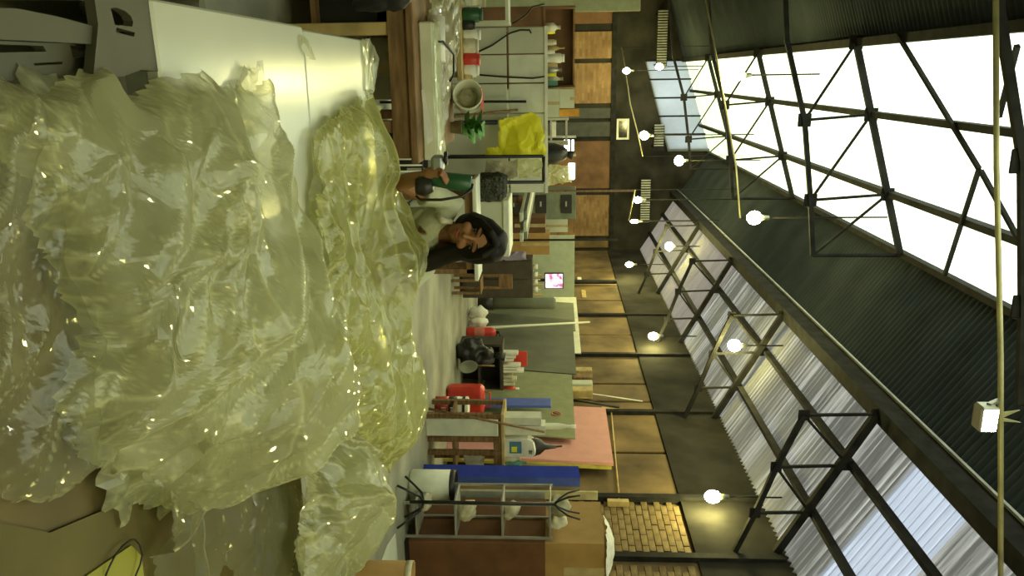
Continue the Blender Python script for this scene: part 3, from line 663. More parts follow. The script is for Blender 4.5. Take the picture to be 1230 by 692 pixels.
hand(RW, atY(524, 209, 3.345), TB_ - TA, .9, -1)
hand(LW, LW + Vector((-.06, -.08, -.02)), Vector((.5, -.3, .1)), .35, 1)
body = B.build('body', M_skin, per); remesh(body, .0058, 3)
# trousers and legs down to the floor, seated on a stool
T = MB()
for s, kx in ((-1, .70), (1, 1.02)):
    T.tube([PEL + Vector((s * .08, .02, -.02)), ((PEL.x + kx) / 2, 3.95, .53), (kx, 3.74, .50)], [.095, .085, .065], 12)
    T.tube([(kx, 3.74, .50), (kx, 3.80, .3), (kx, 3.86, .07)], [.062, .055, .04], 12)
T.tube([PEL + Vector((-.03, 0, .12)), PEL, PEL + Vector((0, .02, -.05))], [.125, .145, .12], 14)
o = T.build('trousers', M_trou, per); remesh(o, .01, 3)
for kx in (.70, 1.02):
    S = MB(); S.tube([(kx, 3.93, .04), (kx, 3.84, .045), (kx, 3.72, .032)], [.042, .045, .034], 10); S.box((kx - .045, 3.68, 0), (kx + .045, 3.97, .022), .01); o = S.build('shoe', M_black, per); remesh(o, .008, 3)
S = MB()
S.tube([NB + Vector((.005, .01, -.035)), (.745, 3.72, .96), (.77, 3.82, .87), (.81, 3.98, .70), PEL + Vector((-.02, -.02, .07))], [.115, .140, .145, .138, .155], 18)
S.tube([NB + Vector((0, .01, -.05)), RS + Vector((-.005, 0, 0)), RS.lerp(RE_, .55)], [.08, .066, .066], 14)
S.tube([NB + Vector((0, .01, -.06)), LS, LS.lerp(LE_, .6)], [.08, .066, .068], 14)
sh = S.build('shirt', M_shirt, per); remesh(sh, .009, 4)
# striped collar turned back at the neck
MB().tube([NB + Vector((-.085, -.05, .01)), NB + Vector((-.06, -.075, .03)), NB + Vector((-.05, -.05, .07))], [.012, .017, .012], 8).build('collar', mat('white_collar', (.6, .6, .5), .9), per)
# hair: cap over the skull and locks falling over her left shoulder
A = MB()
for i in range(46):
    a = -math.pi * .5 + (i / 45) * math.pi * 2
    cx, cy = math.cos(a), math.sin(a)
    front = cy < -.45
    if front and abs(cx) < .62: continue
    left = cx > -.2
    p = [H(.012, .0, .122), H(cx * .052, .005 + cy * .07, .098), H(cx * .083, .014 + cy * .096, .03), H(cx * .090, .022 + cy * .096, -.05)]
    if left:
        q = p[-1]; p += [q + Vector((.025, .02, -.08)), q + Vector((.045 + .02 * cx, .02, -.17)), q + Vector((.05, .015, -.27 + .03 * cy))]; rr = [.02, .022, .022, .024, .026, .024, .012]
    else:
        q = p[-1]; p += [q + Vector((.012, .03, -.05))]; rr = [.02, .022, .020, .018, .012]
    A.tube(p, rr, 8)
hball(A, (0, .022, .036), (.083, .096, .094))
for s in (-1, 1): A.tube([H(.0, -.055, .112), H(s * .05, -.082, .075), H(s * .078, -.055, .01), H(s * .080, -.03, -.05)], [.014, .018, .016, .012], 8)
hr = A.build('hair', M_hair, per); remesh(hr, .0075, 3)
M_eye = mat('eye_white', (.22, .2, .17), .3); M_iris = mat('dark_iris', (.012, .008, .006), .25)
for s in (-1, 1):
    e = MB(); hball(e, (s * .032, -.076, .012), (.013, .007, .006), 10, 8); ey = e.build('eye', M_eye, per)
    e = MB(); hball(e, (s * .032, -.0815, .010), (.0055, .003, .0052), 8, 6); e.build('iris', M_iris, ey)
    MB().tube([H(s * .018, -.086, .019), H(s * .032, -.088, .021), H(s * .047, -.078, .016)], [.002, .003, .002], 6).build('eyelid', M_hair, per)
    MB().tube([H(s * .014, -.089, .040), H(s * .032, -.090, .046), H(s * .054, -.076, .040)], [.002, .004, .002], 6).build('eyebrow', M_hair, per)
MB().tube([H(-.024, -.080, -.058), H(-.01, -.0875, -.055), H(0, -.0885, -.057), H(.01, -.0875, -.055), H(.024, -.080, -.058)], [.002, .005, .005, .005, .002], 8).tube([H(-.02, -.080, -.063), H(0, -.088, -.066), H(.02, -.080, -.063)], [.002, .006, .002], 8).build('lips', M_lip, per)
# stool
t = thing('stool', 'low round stool under the seated person', 'stool', (.86, 4.2, 0))
MB().lathe([(.001, .40), (.17, .40), (.175, .385), (.17, .365), (.001, .365)], (.86, 4.2, 0), 20).build('seat', M_wood, t)
for a in range(4):
    x, y = math.cos(a * math.pi / 2 + .8), math.sin(a * math.pi / 2 + .8)
    MB().tube([(.86 + x * .11, 4.2 + y * .11, .37), (.86 + x * .17, 4.2 + y * .17, 0)], .014, 8).build('leg', M_wood, t)
# power tool in her right hand
t = thing('power_tool', 'dark green power tool with a grey metal head held in her hand', 'power tool', TA)
ax = (TB_ - TA).normalized()
MB().tube([TA, TA.lerp(TB_, .12), TA.lerp(TB_, .5), TA.lerp(TB_, .95), TB_], [.020, .032, .036, .040, .030], 14).build('motor_body', M_green, t)
g0, g1 = atY(519, 206, 3.345), atY(533, 186, 3.345)
MB().box((g1.x, 3.315, g0.z), (g0.x, 3.375, g1.z), .012).build('gear_head', mat('grey_metal_head', (.36, .38, .36), .35, .5), t)
gp = atY(508, 224, 3.33)
MB().tube([atY(500, 224, 3.33), gp, atY(520, 222, 3.33)], [.036, .044, .030], 12).build('grip', M_black, t)
MB().lathe([(.001, 0), (.028, 0), (.028, .012), (.012, .014)], atY(534, 190, 3.345), 12, (0, 0, 1)).build('spindle', M_black, t)
cp = [atY(*q) for q in ((500, 236, 3.33), (505, 240, 3.30), (530, 240, 3.28), (555, 236, 3.3), (566, 228, 3.33), (568, 222, 3.36))]
MB().tube(cp, .006, 6).build('cord', M_black, t)
# ================================================================== CLUTTER, LEFT SIDE
def wbox(px0, px1, py0, py1, Y):
    """x0,x1,z0,z1 of a picture rectangle standing in the plane of depth Y"""
    mx, my = (px0 + px1) / 2, (py0 + py1) / 2
    return atY(mx, py0, Y).x, atY(mx, py1, Y).x, atY(px0, my, Y).z, atY(px1, my, Y).z
def pbox(px0, px1, py0, py1, Y, dep, z0=None, bev=.004, mb=None):
    x0, x1, a, b = wbox(px0, px1, py0, py1, Y); a = a if z0 is None else z0
    return (mb or MB()).box((x0, Y, a), (x1, Y + dep, b), bev), ((x0 + x1) / 2, Y + dep / 2, a), (x0, x1, a, b)
def sbox(name, m, label, cat, *a, **k):
    mb, loc, bb = pbox(*a, **k); o = mb.build(name, m, None, loc); tag(o, label, cat); return o, bb
def carton(label, px0, px1, py0, py1, Y, dep, z0=None, m=M_card, name='carton', cat='box', tape=True):
    """cardboard carton: body, two top flaps with a seam, a strip of tape"""
    mb, loc, (x0, x1, a, b) = pbox(px0, px1, py0, py1, Y, dep, z0)
    t = thing(name, label, cat, loc)
    MB().box((x0, Y, a), (x1, Y + dep, b - .006), .004).build('body', m, t)
    ym = Y + dep / 2
    MB().box((x0, Y, b - .006), (x1, ym - .002, b)).build('flap', m, t); MB().box((x0, ym + .002, b - .006), (x1, Y + dep, b)).build('flap', m, t)
    if tape: MB().box(((x0 + x1) / 2 - .025, Y - .0015, b - (b - a) * .3), ((x0 + x1) / 2 + .025, Y, b)).build('tape', mat('parcel_tape', (.45, .36, .18), .3), t)
    return t, (x0, x1, a, b)

# wooden bench on the left
bx0, bx1, by0, by1, bz = -1.7, .50, 4.62, 6.3, .80
t = thing('workbench', 'brown timber workbench on the left, stacked with plastic-wrapped boards', 'workbench', (-.6, 5.4, 0))
MB().box((bx0, by0, bz - .045), (bx1, by1, bz), .006).build('benchtop', M_wood, t)
MB().box((bx0 + .03, by0 + .02, bz - .15), (bx1 - .03, by0 + .06, bz - .045)).build('apron', M_wood, t)
MB().box((bx0 + .03, by1 - .06, bz - .15), (bx1 - .03, by1 - .02, bz - .045)).build('apron', M_wood, t)
for X in (-1.6, atY(430, 35, 4.68).x, atY(480, 152, 4.68).x):
    MB().box((X - .035, by0 + .03, 0), (X + .035, by0 + .11, bz - .045), .005).build('leg', M_wood2 if -1 < X < .1 else M_wood, t)
    MB().box((X - .035, by1 - .11, 0), (X + .035, by1 - .03, bz - .045), .005).build('leg', M_wood, t)
MB().box((bx0 + .05, by0 + .15, .18), (bx1 - .2, by1 - .15, .21)).build('lower_shelf', M_wood, t)
# below the bench
x0, x1, z0, z1 = wbox(368, 446, -20, 30, 4.85)
t = thing('crate', 'black open crate on the lower shelf of the timber bench', 'crate', ((x0 + x1) / 2, 5.0, .21))
MB().box((x0, 4.85, .21), (x1, 5.3, .25)).build('bottom', M_black, t)
for a, b in (((x0, 4.85, .25), (x1, 4.87, .55)), ((x0, 5.28, .25), (x1, 5.3, .55)), ((x0, 4.87, .25), (x0 + .02, 5.28, .55)), ((x1 - .02, 4.87, .25), (x1, 5.28, .55))): MB().box(a, b).build('side', M_black, t)
carton('dim grey carton on the lower shelf of the timber bench', 412, 470, 45, 120, 5.0, .4, .21, M_kh)
sbox('black_sheet', M_black, 'black sheet leaning under the right end of the timber bench', 'panel', 440, 488, 160, 205, 5.3, .03, .0)
t = thing('wire_basket', 'small black wire basket at the right end of the bench', 'basket', (*atY(480, 190, 5.0).xy, 0))
x0, x1, z0, z1 = wbox(462, 507, 176, 206, 4.98)
for k in range(5):
    X = x0 + (x1 - x0) * k / 4; MB().tube([(X, 4.98, 0), (X, 4.98, z1)], .006, 6).build('wire', M_offw, t)
for Z in (.01, z1 * .5, z1): MB().tube([(x0, 4.98, Z), (x1, 4.98, Z), (x1, 5.18, Z), (x0, 5.18, Z), (x0, 4.98, Z)], .006, 6).build('hoop', M_black, t)
MB().box((x0, 5.17, .0), (x1, 5.19, z1)).build('back_panel', M_black, t)
# black bag hanging over the bench edge
p = atY(475, 6, 4.5)
t = thing('black_bag', 'black soft bag hanging off the left end of the bench', 'bag', (p.x, p.y, .45))
o = MB().ball((p.x - .12, 4.5, .72), (.16, .07, .13)).ball((p.x - .02, 4.49, .62), (.06, .05, .12)).ball((p.x + .0, 4.49, .54), (.035, .035, .05)).build('bag_body', M_black, t); remesh(o, .012, 4)
MB().tube([(p.x - .2, 4.5, .74), (p.x - .2, 4.66, .85), (p.x - .05, 4.66, .85), (p.x - .05, 4.5, .72)], .012, 8).build('strap', M_black, t)
# on the bench
x0, x1, z0, z1 = wbox(503, 522, 26, 192, 4.8)
t = thing('wrapped_board', 'long white board wrapped in clear plastic along the bench front', 'board', ((x0 + x1) / 2, 4.9, bz))
MB().box((x0, 4.78, bz), (x1, 5.0, bz + .085), .01).build('board', M_offw, t)
wp = film_mesh('wrap', [(x0 - .02, 4.76), (x1 + .02, 4.76), (x1 + .02, 5.05), (x0 - .02, 5.05)], [], flat(bz + .088), 81, .012, .012, .01, rough_edge=.01)
put('wrap', wp, M_film, t)
solo(MB().plate([tuple(atY(px, py, 4.70).xz) for px, py in ((506, 108), (509, 108), (520, 168), (513, 174))], [], lambda x, z: (x, 4.70, z), .004, (0, 1, 0)), 'paper_strip', mat('bright_paper', (.85, .87, .85), .7), 'white paper strip standing against the wrapped board', 'paper', atY(510, 140, 4.70))
bp = [(-.95, 5.15), (-.1, 5.1), (.35, 5.2), (.42, 5.7), (-.2, 6.1), (-.95, 6.15)]
t = thing('plastic_sheet', 'crinkled clear plastic spread over the back of the timber bench', 'plastic sheet', (-.3, 5.6, bz))
put('outer_layer', film_mesh('outer_layer', bp, [(-.4, 5.6, .1, .3)], flat(bz + .003), 83, .04, .014, .04), M_film, t)
x0, x1, z0, z1 = wbox(530, 542, 22, 75, 5.25)
t = thing('foam_roll', 'short white foam roll on the bench under loose plastic', 'roll', ((x0 + x1) / 2, 5.2, bz))
MB().tube([(x0, 5.12, bz + .06), (x1, 5.08, bz + .06)], .055, 14).build('roll', M_paper, t); MB().tube([(x1 - .002, 5.08, bz + .06), (x1 + .004, 5.08, bz + .06)], .02, 10).build('core', M_black, t)
solo(MB().tube([atY(520, 45, 5.05), atY(525, 50, 4.95), atY(532, 50, 5.0), atY(545, 65, 5.3), atY(545, 90, 5.4), atY(540, 98, 5.4)], .008, 6), 'black_cable', M_black, 'thin black cable looped over the bench plastic', 'cable', atY(520, 45, 5.05))
# behind the bench: drum, cloth, plant
t = thing('paint_drum', 'white drum tipped on its side behind the bench, red cloth on it', 'drum', (*atY(566, 118, 6.4).xy, bz))
dc = atY(569, 120, 6.3); dc.z = bz + .115
MB().lathe([(.001, 0), (.105, 0), (.11, .02), (.115, .2), (.105, .2), (.1, .04), (.001, .04)], dc, 24, (-.25, -1, .1)).build('shell', M_offw, t)
MB().lathe([(.03, .05), (.07, .05), (.07, .07), (.03, .07)], dc, 20, (-.25, -1, .1)).build('inner_ring', M_kh, t)
rc = film_mesh('red_cloth', [(dc.x - .1, 6.12), (dc.x + .1, 6.1), (dc.x + .12, 6.28), (dc.x - .06, 6.3)], [], flat(bz + .222), 91, .02, .012, .01, rough_edge=.012)
o = bpy.data.objects.new('red_cloth', rc); COL.objects.link(o); rc.materials.append(mat('red_cloth', (.42, .06, .035), .9)); tag(o, 'crumpled red cloth lying on the white drum', 'cloth')
pc_ = atY(556, 153, 6.1)
t = thing('potted_plant', 'small bright green leafy plant at the back of the bench', 'plant', (pc_.x, 6.1, bz))
MB().lathe([(.001, 0), (.04, 0), (.055, .09), (.06, .09), (.05, .08)], (pc_.x, 6.1, bz), 14).build('pot', M_kh, t)
M_leaf = mat('leaf_green', (.10, .36, .04), .5, var=.2)
for k in range(18):
    a = k * 2.4; r_ = .02 + .06 * random.random(); h = bz + .1 + .14 * random.random(); q = Vector((pc_.x + math.cos(a) * r_, 6.1 + math.sin(a) * r_ * .7, h)); d = Vector((math.cos(a), math.sin(a), .3)) * .075; s_ = Vector((-math.sin(a), math.cos(a), .5)) * .045
    MB().add([q - d, q + s_, q + d, q - s_, q + Vector((0, 0, .008))], [(0, 1, 4), (1, 2, 4), (2, 3, 4), (3, 0, 4)], True).build('leaf', M_leaf, t)
x0, x1, _, _ = wbox(550, 570, 2, 97, 6.75)
t = thing('low_shelf', 'pale plank shelf behind the bench, littered with small things', 'shelf', ((x0 + x1) / 2, 6.8, 0)); zsl = atY(556, 60, 6.6).z
MB().box((x0, 6.5, zsl - .04), (x1, 6.85, zsl), .004).build('plank', M_wood2, t)
for X in (x0 + .05, (x0 + x1) / 2, x1 - .05): MB().box((X - .025, 6.6, 0), (X + .025, 6.65, zsl - .04)).build('leg', M_wood2, t)
for k, (py, hh, rr_, m, lab) in enumerate(((18, .16, .06, M_green, 'dark green bottle on the plank shelf behind the bench'), (30, .10, .05, M_black, 'small black pot on the plank shelf'), (42, .14, .05, M_paper, 'white jar on the plank shelf'), (55, .12, .07, M_rag, 'cream pot on the plank shelf'), (72, .13, .06, M_red, 'red pot on the plank shelf'), (84, .12, .06, M_paper, 'white pot at the right end of the plank shelf'), (92, .07, .05, M_wood2, 'little tan pot at the right end of the plank shelf'))):
    q = atY(560, py, 6.65); solo(MB().lathe([(r_ * rr_ * 2, hq * hh) for r_, hq in ([(.001, 0), (.45, 0), (.5, .1), (.5, .8), (.4, .85), (.42, .88), (.42, 1), (.001, 1)])], (q.x, 6.65, zsl), 12), 'pot', m, lab, 'pot', (q.x, 6.65, zsl))
# shelf box, far left
x0, x1, z0, z1 = wbox(566, 611, -25, 29, 7.0)
t = thing('shelf_unit', 'pale open shelf at the far left, above the drum', 'shelf', ((x0 + x1) / 2, 7.1, 0))
MB().box((x0, 7.0, 0), (x0 + .03, 7.35, z1), .003).build('side', M_pale, t); MB().box((x1 - .03, 7.0, 0), (x1, 7.35, z1), .003).build('side', M_pale, t)
for Z in (.3, .82, z1 - .03): MB().box((x0 + .03, 7.0, Z), (x1 - .03, 7.35, Z + .025)).build('shelf', M_pale, t)
sbox('green_box', mat('olive_box', (.26, .29, .12), .7), 'olive green box on the pale shelf at far left', 'box', 564, 577, 15, 25, 7.02, .2, .845)
solo(MB().lathe([(.001, 0), (.035, 0), (.045, .11), (.04, .11), (.03, .01)], (x1 - .12, 7.1, .845), 14), 'white_cup', M_paper, 'white cup on the pale shelf at far left', 'cup', (x1 - .12, 7.1, .845))
# white partition
t = thing('partition_screen', 'tall white partition of panels behind the timber bench', 'partition', (*atY(600, 120, 7.7).xy, 0))
PX = [32, 65, 100, 136, 186, 232]
for a, b in zip(PX[:-1], PX[1:]):
    X0, X1 = atY(620, a, 7.7).x, atY(620, b, 7.7).x
    zm, zt = atY(610, 100, 7.7).z, atY(654, 100, 7.7).z
    MB().box((X0 + .006, 7.7, .05), (X1 - .006, 7.73, zm - .01), .004).build('panel', M_pale, t)
    MB().box((X0 + .006, 7.7, zm + .01), (X1 - .006, 7.73, zt), .004).build('panel', M_offw if a > 60 else M_pale, t)
X0, X1 = atY(620, 32, 7.7).x, atY(620, 232, 7.7).x
MB().box((X0, 7.69, zt), (X1, 7.74, zt + .03)).build('top_rail', M_paper, t)
for X in (X0 + .02, (X0 + X1) / 2, X1 - .02): MB().box((X - .02, 7.735, 0), (X + .02, 7.775, zt)).build('post', M_alu, t)
for k, (a, b, lab, m, r) in enumerate((((566, 121, 7.4), (632, 122, 7.6), 'dark rod leaning on the white partition above the drum', M_steel, .012),
                                  ((570, 147, 7.3), (597, 147, 7.6), 'short black rod leaning on the partition beside the yellow tarpaulin', M_black, .022),
                                  ((598, 147, 7.35), (622, 132, 7.6), 'thin slanting rod leaning against the partition', M_wood, .012))):
    p0 = atY(*a); p0 = Vector((p0.x, a[2] - .1, 0)); solo(MB().tube([p0, atY(*b)], r, 8), 'leaning_rod', m, lab, 'rod', p0)
for k, (pts, lab) in enumerate(([[(638, 40), (636, 36), (625, 36), (612, 40), (590, 55), (575, 62)], 'dark cord drooping over the upper left of the partition'],
                                [[(654, 92), (640, 94), (620, 93), (600, 92), (576, 90)], 'thin dark cord hanging down the middle of the partition'],
                                [[(654, 5), (640, 8), (632, 18), (620, 26), (615, 28)], 'bundle of black cords at the top left of the partition'])):
    pts = [atY(x, y, 7.66) for x, y in pts]; solo(MB().tube(pts, .008, 6), 'hanging_cord', M_black, lab, 'cord', pts[-1])
# yellow tarpaulin
def cloth(name, poly_px, Y, m, label, cat, amp=.05, seed=5., th=None):
    """hanging crumpled cloth in the plane of depth Y"""
    me = film_mesh(name, [tuple(atY(a, b, Y).xz) for a, b in poly_px], [], flat(0), seed, amp, .016, .02, rough_edge=.012)
    co = np.empty(len(me.vertices) * 3); me.vertices.foreach_get('co', co); co = co.reshape(-1, 3); n = np.stack([co[:, 0], Y - co[:, 2], co[:, 1]], 1)
    me.vertices.foreach_set('co', n.ravel()); me.update(); me.materials.append(m)
    o = bpy.data.objects.new(name, me); COL.objects.link(o); s = o.modifiers.new('thickness', 'SOLIDIFY'); s.thickness = .006; tag(o, label, cat); return o
M_yel = mat('yellow_tarp', (.85, .80, .03), .5, var=.06, scale=3)
cloth('tarpaulin', [(583, 189), (584, 177), (597, 176), (600, 143), (612, 139), (640, 136), (651, 144), (656, 158), (655, 187), (620, 190)], 7.5, M_yel, 'bright yellow tarpaulin hung over the white partition', 'tarpaulin', .05, 12.)
# bundles right of the tarpaulin
t = thing('garment_rail', 'thin black metal frame standing right of the yellow tarpaulin', 'frame', (*atY(620, 205, 7.3).xy, 0))
xa, xb = atY(620, 188, 7.3).x, atY(620, 219, 7.3).x; zt = atY(653, 200, 7.3).z
for X in (xa, xb): MB().tube([(X, 7.3, 0), (X, 7.3, zt)], .016, 8).build('upright', M_black, t)
MB().tube([(xa, 7.3, zt), (xb, 7.3, zt)], .016, 8).build('crossbar', M_black, t)
MB().tube([(xa, 7.15, .016), (xa, 7.5, .016)], .016, 8).build('foot', M_black, t); MB().tube([(xb, 7.15, .016), (xb, 7.5, .016)], .016, 8).build('foot', M_black, t)
cloth('draped_sheet', [(583, 190), (622, 190), (624, 214), (600, 217), (583, 212)], 7.25, M_kh, 'khaki cloth draped over the black frame', 'cloth', .04, 31.)
cloth('clear_bundle', [(622, 190), (652, 190), (652, 216), (622, 215)], 7.24, M_film, 'clear plastic hung in the top of the black frame', 'plastic sheet', .05, 33.)
M_dkmesh = mat('dark_mesh', (.06, .065, .045), .9, var=.5, scale=60, bump=.8, bscale=80)
x0, x1, z0, z1 = wbox(572, 606, 213, 243, 6.9)
t = thing('mesh_heap', 'rough dark mesh bundle beside the woman, on a crate', 'bundle', ((x0 + x1) / 2, 7.1, 0))
o = MB().box((x0, 6.9, z0), (x1, 7.3, z1), .03).build('mesh_bundle', M_dkmesh, t); rm = o.modifiers.new('r', 'REMESH'); rm.voxel_size = .02; rm.mode = 'VOXEL'; dm = o.modifiers.new('d', 'DISPLACE'); tx = bpy.data.textures.new('cl', 'CLOUDS'); tx.noise_scale = .05; dm.texture = tx; dm.strength = .05
MB().box((x0 + .02, 6.92, 0), (x1 - .02, 7.28, z0), .01).build('crate', M_wood, t)
# white chest behind the woman
x0, x1, z0, z1 = wbox(560, 612, 243, 306, 8.3)
t = thing('white_chest', 'pale chest with a white lid behind the woman', 'chest', ((x0 + x1) / 2, 8.6, 0))
MB().box((x0, 8.3, .04), (x1, 8.9, z1 - .07), .008).build('body', M_pale, t); MB().box((x0 - .02, 8.28, z1 - .07), (x1 + .02, 8.92, z1), .01).build('lid', M_offw, t)
MB().box((x0 + .1, 8.285, z1 - .35), (x0 + .35, 8.3, z1 - .33)).build('handle', M_alu, t)
for X in (x0 + .05, x1 - .05): MB().box((X - .03, 8.32, 0), (X + .03, 8.88, .04)).build('foot', M_black, t)
x0, x1, z0, z1 = wbox(566, 574, 214, 336, 6.55)
t = table('side_table', 'white-topped table edge behind the woman and the mesh bundle', x0, x1, 6.5, 6.85, z1, M_offw, M_wood)
# planks stacked on trestles
zz = .95
t = thing('trestle', 'timber trestle under the stacked planks', 'trestle', (*atY(630, 250, 10.5).xy, 0)); tx0, tx1, _, _ = wbox(616, 640, 236, 268, 10.5)
MB().box((tx0, 10.4, 1.10), (tx1, 10.6, 1.16)).build('beam', M_wood, t)
for X in (tx0 + .05, tx1 - .05):
    for s in (-1, 1): MB().bar((X, 10.5 + s * .05, 1.1), (X, 10.5 + s * .25, 0), .05).build('leg', M_wood, t)
for k in range(6):
    X = tx0 + .03 + (k % 3) * .125; Z = 1.16 + (k // 3) * .045
    o = MB().box((X, 9.4 + .15 * (k % 2), Z), (X + .11, 14.5 + .3 * (k % 3), Z + .04), .003).build('plank', M_grey2 if k % 2 else M_pale, None, (X, 9.4, Z))
    tag(o, '%s plank in the %s layer on the timber trestle, %s' % ('grey' if k % 2 else 'pale', 'upper' if k > 2 else 'lower', ['left one', 'middle one', 'right one'][k % 3]), 'plank', 'planks on the trestle')
# cupboard with odds and ends on top
x0, x1, _, z1 = wbox(560, 657, 8, 106, 13.0)
t = thing('cupboard', 'brown cupboard behind the partition, crowded with bottles', 'cupboard', ((x0 + x1) / 2, 13.2, 0))
zsh = 1.43; zT = atY(691, 50, 13.0).z
MB().box((x0, 13.45, 0), (x1, 13.5, zT)).build('back_panel', M_brown, t)
MB().box((x0, 13.0, zsh - .03), (x1, 13.45, zsh)).build('shelf', M_brown, t); MB().box((x0, 13.02, 0), (x1, 13.45, zsh - .03)).build('body', M_brown, t)
MB().box((x0, 13.3, zT - .03), (x1, 13.5, zT)).build('top_rail', M_wood, t); MB().box((x0, 13.0, zsh), (x0 + .03, 13.45, zT)).build('side', M_brown, t); MB().box((x1 - .03, 13.0, zsh), (x1, 13.45, zT)).build('side', M_brown, t)
bottle = [(.001, 0), (.5, 0), (.5, .55), (.2, .75), (.2, .95), (.24, .96), (.24, 1), (.001, 1)]
jar = [(.001, 0), (.45, 0), (.5, .1), (.5, .8), (.4, .85), (.42, .88), (.42, 1), (.001, 1)]
its = [(33, 11, 8, bottle, M_paper, 'white bottle'), (38, 7, 4, jar, M_yel, 'small yellow jar'), (51, 8, 5, jar, M_rag, 'round cream jar'), (58, 14, 4, bottle, M_wood2, 'slim tan bottle'),
       (63, 7, 5, jar, M_paper, 'short white jar'), (70, 14, 8, jar, M_paper, 'big white jug'), (78, 9, 5, jar, M_wood2, 'tan jar'), (84, 12, 7, bottle, M_alu, 'grey metal bottle'), (90, 8, 5, jar, M_yel, 'yellowish pot'), (95, 13, 6, bottle, M_rag, 'cream bottle'), (101, 9, 8, jar, mat('teal', (.15, .4, .3), .5), 'pale teal tub')]
for (py, hp, wp_, prof, m, nm) in its:
    X = atY(660, py, 13.15).x; sc = 12.9 / 950; hh = hp * 1.6 * sc; ww = wp_ * 1.4 * sc
    solo(MB().lathe([(r_ * ww, h * hh) for r_, h in prof], (X, 13.15, zsh), 14), 'bottle' if prof is bottle else 'jar', m, nm + ' on the brown cupboard shelf', 'bottle' if prof is bottle else 'jar', (X, 13.15, zsh))
carton('pale grey carton between the cupboard and the brick wall, upper one', 672, 690, 107, 130, 12.6, .5, None, M_pale)
_, bb = carton('pale grey carton standing below another beside the cupboard', 640, 672, 107, 141, 12.6, .5, 0, M_pale)
carton('small orange carton beside the pale grey cartons', 672, 696, 131, 140, 12.7, .3, bb[3], mat('orange_card', (.6, .3, .05), .8), tape=False)
x0, x1, _, z1 = wbox(655, 683, 143, 173, 13.4)
t = thing('steel_rack', 'pale steel rack before the dark end doors', 'rack', ((x0 + x1) / 2, 13.6, 0))
for X in (x0, x1):
    for Y in (13.4, 13.9): MB().box((X - .02, Y - .02, 0), (X + .02, Y + .02, z1), .004).build('post', M_alu, t)
for Z in (.5, 1.0, 1.5, z1 - .05): MB().box((x0 + .02, 13.38, Z), (x1 - .02, 13.92, Z + .03)).build('shelf', M_alu, t)
for k in range(3):
    o, _ = sbox('paper_ream', M_paper, 'white paper ream on the steel rack, %s' % ['topmost', 'middle', 'lowest'][k], 'paper', 600, 655, 146 + k * 2, 166 - k, 13.45, .3, z0=None); 
    x0_, x1_, _, _ = wbox(600, 655, 147 + k * 3, 165 - k * 2, 13.45); bpy.data.objects.remove(o)
    o = MB().box((x0_, 13.45, (1.53, 1.03, .53)[k]), (x1_, 13.8, (1.6, 1.12, .63)[k]), .004).build('paper_ream', M_paper, None, (x0_, 13.45, (1.53, 1.03, .53)[k])); tag(o, 'white paper ream on the steel rack, %s' % ['topmost', 'middle', 'lowest'][k], 'paper')
x0, x1, z0, z1 = wbox(655, 682, 172, 200, 11.6)
t = thing('black_sack', 'large black plastic sack bulging above the partition top', 'sack', ((x0 + x1) / 2, 11.8, 0))
o = MB().ball(((x0 + x1) / 2, 11.8, z1 - .32), ((x1 - x0) / 2, .25, .34)).ball(((x0 + x1) / 2 + .05, 11.8, .55), ((x1 - x0) * .55, .3, .56)).build('sack_body', M_black, t); remesh(o, .03, 4)
MB().tube([((x0 + x1) / 2, 11.8, z1 - .03), ((x0 + x1) / 2 + .03, 11.8, z1 + .08)], [.04, .07], 8).build('tied_neck', M_black, t)
M_tube = emat('tube_glow', (1, 1, .82), 3.5)
t = thing('tube_light_bank', 'bank of upright lit white tubes before the brown boarding', 'light', (*atY(680, 175, 14.2).xy, 0))
xa, xb, za, zb = wbox(676, 692, 163, 188, 14.2)
for k in range(3):
    p = wbox(679 - k * 0, 687 + k * 2, 168, 183, 14.2); Z = atY((679, 683, 688)[k], 175, 14.2).z
    MB().tube([(p[0], 14.2, Z), (p[1], 14.2, Z)], .022, 8).build('tube', M_tube, t)
MB().box((xa, 14.22, 0), (xa + .04, 14.26, zb)).build('stand', M_alu, t); MB().box((xb - .04, 14.22, 0), (xb, 14.26, zb)).build('stand', M_alu, t)
t = thing('work_light', 'white work light glowing above the clear plastic rack', 'light', (*atY(686, 205, 13.8).xy, 0))
xa, xb, za, zb = wbox(683, 690, 196, 216, 13.8); MB().box((xa, 13.8, za), (xb, 13.84, zb), .01).build('diffuser', M_tube, t); MB().box((xa, 13.84, za - .02), (xb, 13.9, zb + .02), .01).build('housing', M_alu, t); MB().tube([((xa + xb) / 2, 13.87, za), ((xa + xb) / 2, 13.87, 0)], .02, 8).build('stand', M_steel, t)
cloth('clear_bundle', [(553, 200), (682, 197), (688, 220), (553, 226)], 13.3, M_film, 'clear plastic bundle hung under the glowing work light', 'plastic sheet', .08, 37.)
# grey-green cabinet
x0, x1, _, z1 = wbox(640, 692, 229, 264, 14.6)
t = thing('metal_cabinet', 'grey-green metal cabinet with two dark openings before the brick', 'cabinet', ((x0 + x1) / 2, 14.9, 0)); M_gg = mat('grey_green_metal', (.16, .19, .14), .5, .2)
MB().box((x0, 14.63, 0), (x1, 15.2, z1), .008).build('body', M_gg, t)
for Z0 in (z1 - .28, z1 - .75, z1 - 1.25): d = MB().box((x0 + .08, 14.6, Z0), (x1 - .12, 14.63, Z0 + .2), .004).build('drawer', M_black, t); MB().box((x0 + .2, 14.585, Z0 + .08), (x1 - .25, 14.6, Z0 + .11)).build('handle', M_alu, d)
carton('pale carton on the planks beside the grey-green cabinet', 655, 682, 264, 279, 15.4, .4, 0, M_pale)
carton('brown carton behind the woman, right of the planks', 617, 655, 262, 280, 11.0, .4, 0, M_cardd)
